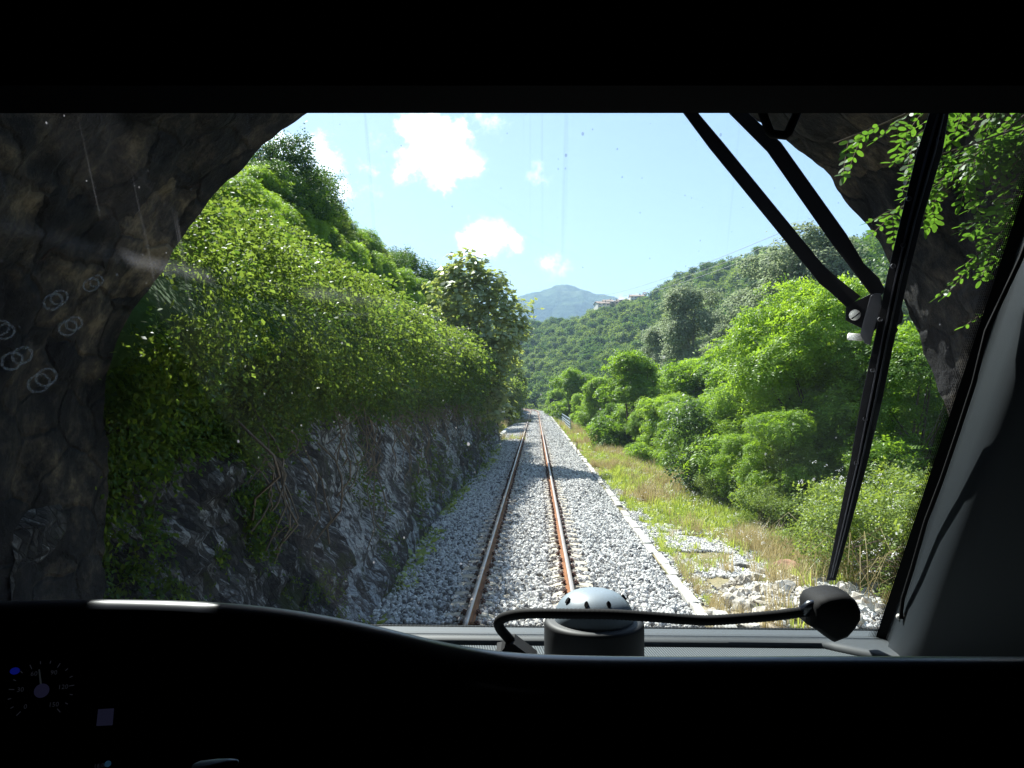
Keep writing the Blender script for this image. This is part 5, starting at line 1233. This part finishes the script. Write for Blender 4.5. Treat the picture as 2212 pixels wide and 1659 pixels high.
def build_desk():
    dk = thing('control_desk', 'dark driver desk with a curved hood, woven grey top behind it and faintly glowing instruments', 'control desk', (0, .9, 1.2))
    L = dk.location.copy()
    def P(o, parent=dk): 
        return adopt(o, parent)
    zt = 2.455
    # woven top with a raised border strip along the glass
    mb = MB(); mb.box((-1.41, .98, zt - .05), (1.41, 1.70, zt)); P(mb.build('desk_top', M['dash_weave']))
    seamy = 1.690
    mb = MB(); X1 = .80
    def border(x): # inner edge of the border: runs along the glass, then sweeps back at the right
        return 1.690 - max(0, (x - X1)) ** 1.0 * .55 if x > X1 else 1.690
    xs = np.concatenate([np.linspace(-1.41, X1, 12), np.linspace(X1 + .02, 1.41, 18)]); V = []; F = []
    for x in xs:
        yi = border(x) if x <= X1 else 1.690 - .20 * (1 - math.exp(-(x - X1) * 5))
        V += [(x, yi, zt + .001), (x, yi + .004, zt + .010), (x, yi + .03, zt + .013), (x, 1.80, zt + .010)]
    for i in range(len(xs) - 1):
        for k in range(3): F.append((i*4+k, (i+1)*4+k, (i+1)*4+k+1, i*4+k+1))
    mb.add(V, F, sm=True); P(mb.build('border_trim', simple('trim_grey', (.035, .043, .050), .6, nscale=200, var=.1, bump=.1, bdist=.0006)))
    # hood edge: rises toward the left, dips to the right
    prof = [(-200,1296,.95),(0,1298,.95),(150,1293,.95),(300,1294,.95),(420,1297,.95),(520,1303,.94),(620,1314,.92),(720,1331,.89),(800,1347,.86),(880,1368,.82),(950,1385,.78),(1020,1399,.70),(1100,1409,.68),(1180,1413,.66),(1300,1416,.65),(1500,1417,.64),(1800,1416,.64),(2212,1417,.64),(2600,1419,.64)]
    us = np.linspace(-600, 2900, 90); E = []
    for u in us:
        v = np.interp(u, [p[0] for p in prof], [p[1] for p in prof]); y = np.interp(u, [p[0] for p in prof], [p[2] for p in prof]); q = at(u, v, y); q.x = max(-1.41, min(1.41, q.x)); E.append(q)
    # smooth
    for _ in range(3): E = [E[0]] + [(E[i-1] + E[i] * 2 + E[i+1]) / 4 for i in range(1, len(E)-1)] + [E[-1]]
    sec = []
    r = .019
    for k in range(9):                                     # rounded nose of the hood
        a = math.radians(60 - 30 * k * .9) ; sec.append((-.004 + -r * math.sin(math.radians(-50 + 24 * k)), -r + r * math.cos(math.radians(-50 + 24 * k))))
    V = []; 
    for q in E:
        V.append(q + Vector((0, .045, -.13))); V.append(q + Vector((0, .026, -.014)))
        for a, b in sec: V.append(q + Vector((0, a, b)))
    n = len(sec) + 2; mb = MB(); mb.add(V, [(i*n+k, (i+1)*n+k, (i+1)*n+k+1, i*n+k+1) for i in range(len(E)-1) for k in range(n-1)], sm=True); P(mb.build('hood_edge', M['lip']))
    # instrument panel below the hood and the desk front down to the floor
    V = []
    for q in E: V += [q + Vector((0, .010, -.022)), q + Vector((0, -.02, -.14)), Vector((q.x, .60, 2.42)), Vector((q.x, .32, 2.30)), Vector((q.x, .30, 1.2))]
    mb = MB(); mb.add(V, [(i*5+k, (i+1)*5+k, (i+1)*5+k+1, i*5+k+1) for i in range(len(E)-1) for k in range(4)]); P(mb.build('instrument_panel', M['cab_black']))
    # fill between hood and woven top so that no light leaks
    mb = MB(); mb.box((-1.41, 1.0, 1.2), (1.41, 1.72, zt - .052)); P(mb.build('desk_body', M['cab_black']))
    # speedometer: dial facing the driver
    faint = emis('dial_marks', (.55, .6, .8), .005); hubm = emis('dial_hub', (.25, .25, .6), .008); needle = emis('needle', (.5, .6, .7), .006)  # weak glow put in so marks, hub and needle show in the dark
    yd = .42
    c = at(90, 1492, yd); vx = (at(150, 1488, yd) - c).normalized(); d = (CAM - c).normalized(); vx = (vx - d * vx.dot(d)).normalized(); vy = d.cross(vx)
    if vy.z < 0: vy = -vy
    unit_ = (at(150, 1492, yd) - c).length / 60.0
    def pp(a, r, o=.002): return c + (vx * math.cos(a) + vy * math.sin(a)) * r * unit_ + d * o
    mb = MB(); V = [pp(2*math.pi*k/40, 74, -.004) for k in range(40)]; mb.add(V, [tuple(range(40))]); dial = P(mb.build('speedometer', M['cab_black'])); dial['label'] = 'round speedometer with faintly glowing marks from 0 to 150 and a needle near 60'
    mb = MB()
    for k in range(16):
        a = math.radians(229 - k * 278 / 15); r0, r1 = (50, 60) if k % 3 == 0 else (54, 60); w = math.radians(.9)
        mb.add([pp(a-w, r0), pp(a+w, r0), pp(a+w, r1), pp(a-w, r1)], [(0,1,2,3)])
    P(mb.build('tick_marks', faint), dial)
    mb = MB(); a = math.radians(103); w = math.radians(90); b = pp(a + w, 1.6, .003) - c; mb.add([pp(a+w, 2, .003), pp(a-w, 2, .003), pp(a-.03, 44, .003), pp(a+.03, 44, .003)], [(0,1,2,3)]); P(mb.build('needle', needle), dial)
    mb = MB(); mb.add([pp(2*math.pi*k/24, 14, .005) for k in range(24)], [tuple(range(24))]); P(mb.build('hub', hubm), dial)
    def text(s, pos, size, mat, name, parent):
        cu = bpy.data.curves.new(name, 'FONT'); cu.body = s; cu.size = size; cu.align_x = 'CENTER'; cu.align_y = 'CENTER'; cu.resolution_u = 2
        tmp = bpy.data.objects.new(name, cu); COL.objects.link(tmp); bpy.context.view_layer.update()
        me = bpy.data.meshes.new_from_object(tmp); bpy.data.objects.remove(tmp); me.materials.clear(); me.materials.append(mat)
        Mt = Matrix.Translation(pos) @ Matrix((vx, vy, d)).transposed().to_4x4(); me.transform(Mt); o = link(name, me); return P(o, parent)
    for s, k in (('0', 0), ('30', 3), ('60', 6), ('90', 9), ('120', 12), ('150', 15)):
        text(s, pp(math.radians(229 - k * 278 / 15), 39, .002), 13 * unit_, faint, 'dial_number', dial)
    q = at(33, 1450, yd) + d * .008; mb = MB(); mb.add([q + (vx * math.cos(2*math.pi*k/20) * 9 + vy * math.sin(2*math.pi*k/20) * 7) * unit_ for k in range(20)], [tuple(range(20))]); P(mb.build('indicator_lamp', emis('lamp_blue', (.02, .04, .8), .03)))
    A, B, C, D = (at(u, v, .40) for u, v in ((212,1532),(246,1530),(243,1566),(208,1568)))
    mb = MB(); nn = (CAM - A).normalized() * .006; mb.add([A, B, C, D, A + nn, B + nn, C + nn, D + nn], [(0,3,2,1),(4,5,6,7),(0,1,5,4),(1,2,6,5),(2,3,7,6),(3,0,4,7)]); P(mb.build('push_button', emis('button_face', (.16, .17, .38), .012)))  # face given a weak glow so that the button shows
    text('16:08', at(217, 1654, .40), 11 * unit_, faint, 'clock_display', dk)
    mb = MB(); q = at(233, 1650, .40); mb.add([q + (vx * math.cos(2*math.pi*k/16) + vy * math.sin(2*math.pi*k/16)) * 6 * unit_ for k in range(16)], [tuple(range(16))]); P(mb.build('indicator_lamp', emis('lamp_teal', (.05, .16, .3), .04)))
    # handle whose lit tip shows at the bottom edge
    pts = [at(u, v, .36) for u, v in ((514,1644),(500,1652),(480,1664),(455,1690))]; mb = MB(); mb.tube(pts, [.0008, .003, .006, .012], 12)
    t = thing('lever_handle', 'pale blue grey tip of a lever at the bottom edge of the desk', 'lever', tuple(at(480, 1700, .36))); o = mb.build('grip', simple('lever_grey', (.35, .45, .52), .4), t); o.matrix_parent_inverse = Matrix.Translation(-t.location)
    mb = MB(); mb.tube([at(455,1690,.36), at(440,1740,.40), Vector((at(440,1740,.40).x, .44, 2.33))], .008, 8); o = mb.build('rod', M['rubber'], t); o.matrix_parent_inverse = Matrix.Translation(-t.location)
build_desk()

def build_dome_and_mic():
    zt = 2.455; c = Vector((at(1283, 1400, 1.52).x, 1.52, zt))
    k = 36.0/27/2212 * 1.50; rb = 108 * k; rd = 86 * k; hb = c.z + .012; 
    ztop = at(1283, 1274, 1.52).z - zt; hmid = at(1283, 1341, 1.52).z - zt
    t = thing('dome_device', 'grey plastic dome with small oval vents on a black drum, standing on the desk top', 'speaker', tuple(c))
    dm = simple('dome_grey', (.20, .245, .29), .45, nscale=40, var=.05); dk = simple('drum_black', (.006, .007, .009), .6, nscale=60)
    mb = MB(); mb.lathe([(0, 0), (rb * .98, 0), (rb, .006), (rb, hmid - .006), (rb * .985, hmid), (rb * .9, hmid + .003), (0, hmid + .003)], (0, 0, 0), 48); mb.build('drum', dk, t)
    pr = [(rd, hmid)]; H = ztop - hmid
    for i in range(14):
        a = i / 13 * math.pi / 2; pr.append((rd * (math.cos(a) ** .72 if i < 13 else 0) * (1 - .02 * i / 13), hmid + .006 + (H - .006) * math.sin(a) ** 1.05))
    mb = MB(); mb.lathe(pr, (0, 0, 0), 48); mb.build('dome', dm, t)
    for a in (-152, -108, -66, 0, 60, 120):
        ar = math.radians(a); z = hmid + H * .76; rr_ = rd * .76; p = Vector((rr_ * math.cos(ar), rr_ * math.sin(ar), z)); nrm = Vector((math.cos(ar), math.sin(ar), .75)).normalized(); q = Matrix.Translation(p) @ nrm.to_track_quat('Z', 'Y').to_matrix().to_4x4()
        mb = MB(); vs = [q @ Vector((.0038 * math.cos(2*math.pi*j/14), .0065 * math.sin(2*math.pi*j/14), z2)) for z2 in (-.012, .0025) for j in range(14)]
        mb.add(vs, [tuple(range(14, 28))] + [(j, (j+1) % 14, 14 + (j+1) % 14, 14 + j) for j in range(14)]); mb.build('vent', M['cab_black'], t)
    # gooseneck microphone
    base = at(1108, 1399, 1.50); m = thing('gooseneck_microphone', 'black gooseneck microphone bent low across the windscreen in front of the grey dome', 'microphone', (base.x, base.y, zt))
    def PM(o, parent=m): return adopt(o, parent)
    mb = MB(); a, b, c2 = at(1075,1398,1.50), at(1158,1404,1.46), at(1110,1372,1.48)
    mb.prism([at(1072,1404,1.50), at(1160,1406,1.50), at(1148,1396,1.50), at(1112,1369,1.50), at(1096,1372,1.50), at(1084,1386,1.50), at(1074,1388,1.50)], (0, -.05, -.004)); PM(mb.build('base', M['rubber']))
    way = [(1103,1384,1.475),(1094,1374,1.465),(1082,1360,1.45),(1077,1348,1.43),(1082,1338,1.415),(1097,1331,1.40),(1125,1326,1.385),(1165,1325,1.375),(1230,1326,1.37),(1320,1327,1.37),(1400,1332,1.37),(1480,1338,1.37),(1530,1340,1.37),(1600,1336,1.37),(1680,1329,1.37),(1745,1320,1.37)]
    P0 = [at(*w) for w in way]; pts = []
    for i in range(len(P0) - 1):                            # Catmull-Rom
        p0, p1, p2, p3 = P0[max(0, i-1)], P0[i], P0[i+1], P0[min(len(P0)-1, i+2)]
        for s in range(6):
            f = s / 6; pts.append(.5 * ((2*p1) + (-p0+p2)*f + (2*p0-5*p1+4*p2-p3)*f*f + (-p0+3*p1-3*p2+p3)*f**3))
    pts.append(P0[-1]); 
    # ribbed sleeve
    fine = []; 
    for i in range(len(pts)-1):
        for s in range(3): fine.append(pts[i].lerp(pts[i+1], s/3))
    mb = MB(); mb.tube(fine, [.0088 + .0008 * (i % 2) for i in range(len(fine))], 12); PM(mb.build('gooseneck', M['rubber']))
    h = [(1734,1312),(1733,1296),(1742,1280),(1762,1272),(1792,1267),(1812,1270),(1826,1283),(1834,1302),(1834,1320),(1822,1340),(1806,1358),(1778,1369),(1760,1357),(1742,1343),(1726,1334)]
    poly = [at(u, v, 1.40) for u, v in h]; cen = sum(poly, Vector()) / len(poly); rings = [(.80, -.062), (.95, -.054), (1.0, -.042), (1.0, .010), (.93, .024), (.72, .032)]
    mb = MB(); V = []
    for s, oy in rings: V += [cen + (p - cen) * s + Vector((0, oy, 0)) for p in poly]
    n = len(poly); mb.add(V, [tuple(range(n))] + [tuple((len(rings)-1)*n + j for j in range(n))] + [(i*n+j, i*n+(j+1)%n, (i+1)*n+(j+1)%n, (i+1)*n+j) for i in range(len(rings)-1) for j in range(n)], sm=True); hd = PM(mb.build('microphone_head', M['rubber']))
    mb = MB(); mb.tube([at(1735,1321,1.37), at(1752,1306,1.36), at(1765,1300,1.36)], [.010, .009, .004], 10); PM(mb.build('strain_relief', M['lip']), hd)
build_dome_and_mic()

# wiper outside the glass
def build_wiper():
    w = thing('windscreen_wiper', 'black double-armed windscreen wiper parked upright across the right of the glass', 'wiper', tuple(pane(1870, 680, .05)))
    def PW(o, parent=w): return adopt(o, parent)
    def bar(pts, off0, off1, name, mat, parent=w, depth=.012):
        """flat bar from a photo outline (left/right pairs), set off from the glass"""
        V = []
        if name == 'arm': pts = [(a + (c - a) * .07, b + (d - b) * .07, c - (c - a) * .07, d - (d - b) * .07) for a, b, c, d in pts]
        for (ul, vl, ur, vr) in pts:
            V += [pane(ul, vl, off0), pane(ur, vr, off0), pane(ur, vr, off1), pane(ul, vl, off1)]
        F = [(i*4+k, i*4+(k+1)%4, (i+1)*4+(k+1)%4, (i+1)*4+k) for i in range(len(pts)-1) for k in range(4)] + [(0,1,2,3), tuple((len(pts)-1)*4 + k for k in (3,2,1,0))]
        mb = MB(); mb.add(V, F); return PW(mb.build(name, mat, bevel=.0015), parent)
    bar([(1420,160,1460,160),(1474,246,1513,246),(1530,322,1566,308),(1745,585,1778,568),(1768,615,1800,588),(1790,632,1822,607),(1828,668,1862,638)], .072, .080, 'arm', M['wiper_black'])
    bar([(1520,150,1560,150),(1572,246,1622,246),(1655,330,1690,306),(1795,530,1830,502),(1850,600,1868,567),(1872,630,1900,597),(1890,655,1915,625)], .075, .083, 'arm', M['wiper_black'])
    # blade: carrier, rubber, pale edges and rivets
    bl = bar([(2022,170,2080,170),(2007,246,2050,246),(1980,330,2036,330),(1946,470,1994,470),(1915,600,1962,600),(1887,740,1931,740),(1861,860,1907,860),(1836,1000,1874,1000),(1806,1150,1834,1150),(1785,1254,1805,1254)], .014, .040, 'blade', M['wiper_black'])
    for sgn, ofs, wd in ((0, .30, .10), (1, .62, .09)):
        pts = []
        for (ul, v, ur) in ((2013,246,2050),(1985,330,2034),(1952,470,1990),(1921,600,1958),(1893,740,1926),(1868,860,1903),(1843,1000,1868),(1810,1150,1830),(1789,1248,1802)):
            a = ul + (ur - ul) * ofs; pts.append((a, v, a + (ur - ul) * wd + 1.5, v))
        bar(pts, .008 - .002 * sgn, .0139, 'rubber_strip', M['wiper_grey'], bl)
    for (u, v) in ((2027,300),(1962,430),(1950,530),(1928,575),(1900,690),(1884,800),(1868,905),(1849,1000)):
        mb = MB(); q = pane(u, v, .010); mb.lathe([(0, -.004), (.0028, -.003), (.0042, 0), (.0042, .004)], q, 10, M=Matrix.Rotation(math.pi/2, 4, 'X')); PW(mb.build('rivet', M['wiper_grey']), bl)
    # bracket joining arms and blade
    def plate(poly, o0, o1, name, mat, parent=w, bev=.0015):
        a = [pane(u, v, o0) for u, v in poly]; b = [pane(u, v, o1) for u, v in poly]; n = len(poly); mb = MB()
        mb.add(a + b, [tuple(range(n))[::-1], tuple(range(n, 2*n))] + [(i, (i+1)%n, n+(i+1)%n, n+i) for i in range(n)]); return PW(mb.build(name, mat, bevel=bev), parent)
    br = plate([(1827,664),(1838,656),(1882,634),(1905,640),(1905,700),(1880,722),(1866,712),(1826,692)], .060, .071, 'bracket', M['wiper_black'])
    plate([(1880,640),(1889,633),(1904,634),(1903,664),(1892,700),(1880,745),(1868,742),(1858,722),(1866,690)], .042, .058, 'bracket_arm', M['wiper_grey'], br)
    plate([(1920,650),(1932,648),(1946,662),(1952,680),(1948,697),(1932,706),(1920,704)], .050, .064, 'bracket_ear', M['wiper_black'], br)
    plate([(1918,706),(1936,705),(1941,712),(1936,720),(1915,722)], .050, .06, 'bracket_ear', M['wiper_black'], br)
    for (u, v, r, nm) in ((1846, 680, .0105, 'bolt'), (1934, 682, .008, 'bolt')):
        mb = MB(); q = pane(u, v, .059); R_ = (-GN).to_track_quat('Z', 'Y').to_matrix().to_4x4()
        mb.lathe([(0, .006), (r * .8, .005), (r, .003), (r, -.003)], q, 20, M=R_); o = PW(mb.build(nm, M['steel']), br)
        mb = MB(); mb.box((-r * .9, -.0009, .0045), (r * .9, .0009, .0068), M=Matrix.Translation(q) @ R_ @ Matrix.Rotation(.75, 4, 'Z')); PW(mb.build('slot', M['rubber']), br)
    mb = MB(); mb.tube([pane(1833, 727, .05), pane(1862, 729, .05)], .0068, 14); PW(mb.build('washer_nozzle', M['steel']), br)
build_wiper()

# ------------------------------------------------------------------ air
def build_haze():
    me = bpy.data.meshes.new('haze'); bm = bmesh.new(); bmesh.ops.create_cube(bm, size=1.0); bm.to_mesh(me); bm.free()
    o = link('haze', me); o.scale = (9500, 9500, 760); o.location = (0, 0, 760/2 - 17); tag(o, kind='stuff')
    m = bpy.data.materials.new('haze'); m.use_nodes = True; t = m.node_tree; t.nodes.clear(); out = t.nodes.new('ShaderNodeOutputMaterial'); v = t.nodes.new('ShaderNodeVolumePrincipled')
    v.inputs['Color'].default_value = (.48, .70, 1, 1); v.inputs['Density'].default_value = 2.1e-4; v.inputs['Anisotropy'].default_value = 0.2
    t.links.new(v.outputs[0], out.inputs['Volume']); me.materials.append(m)
build_haze()
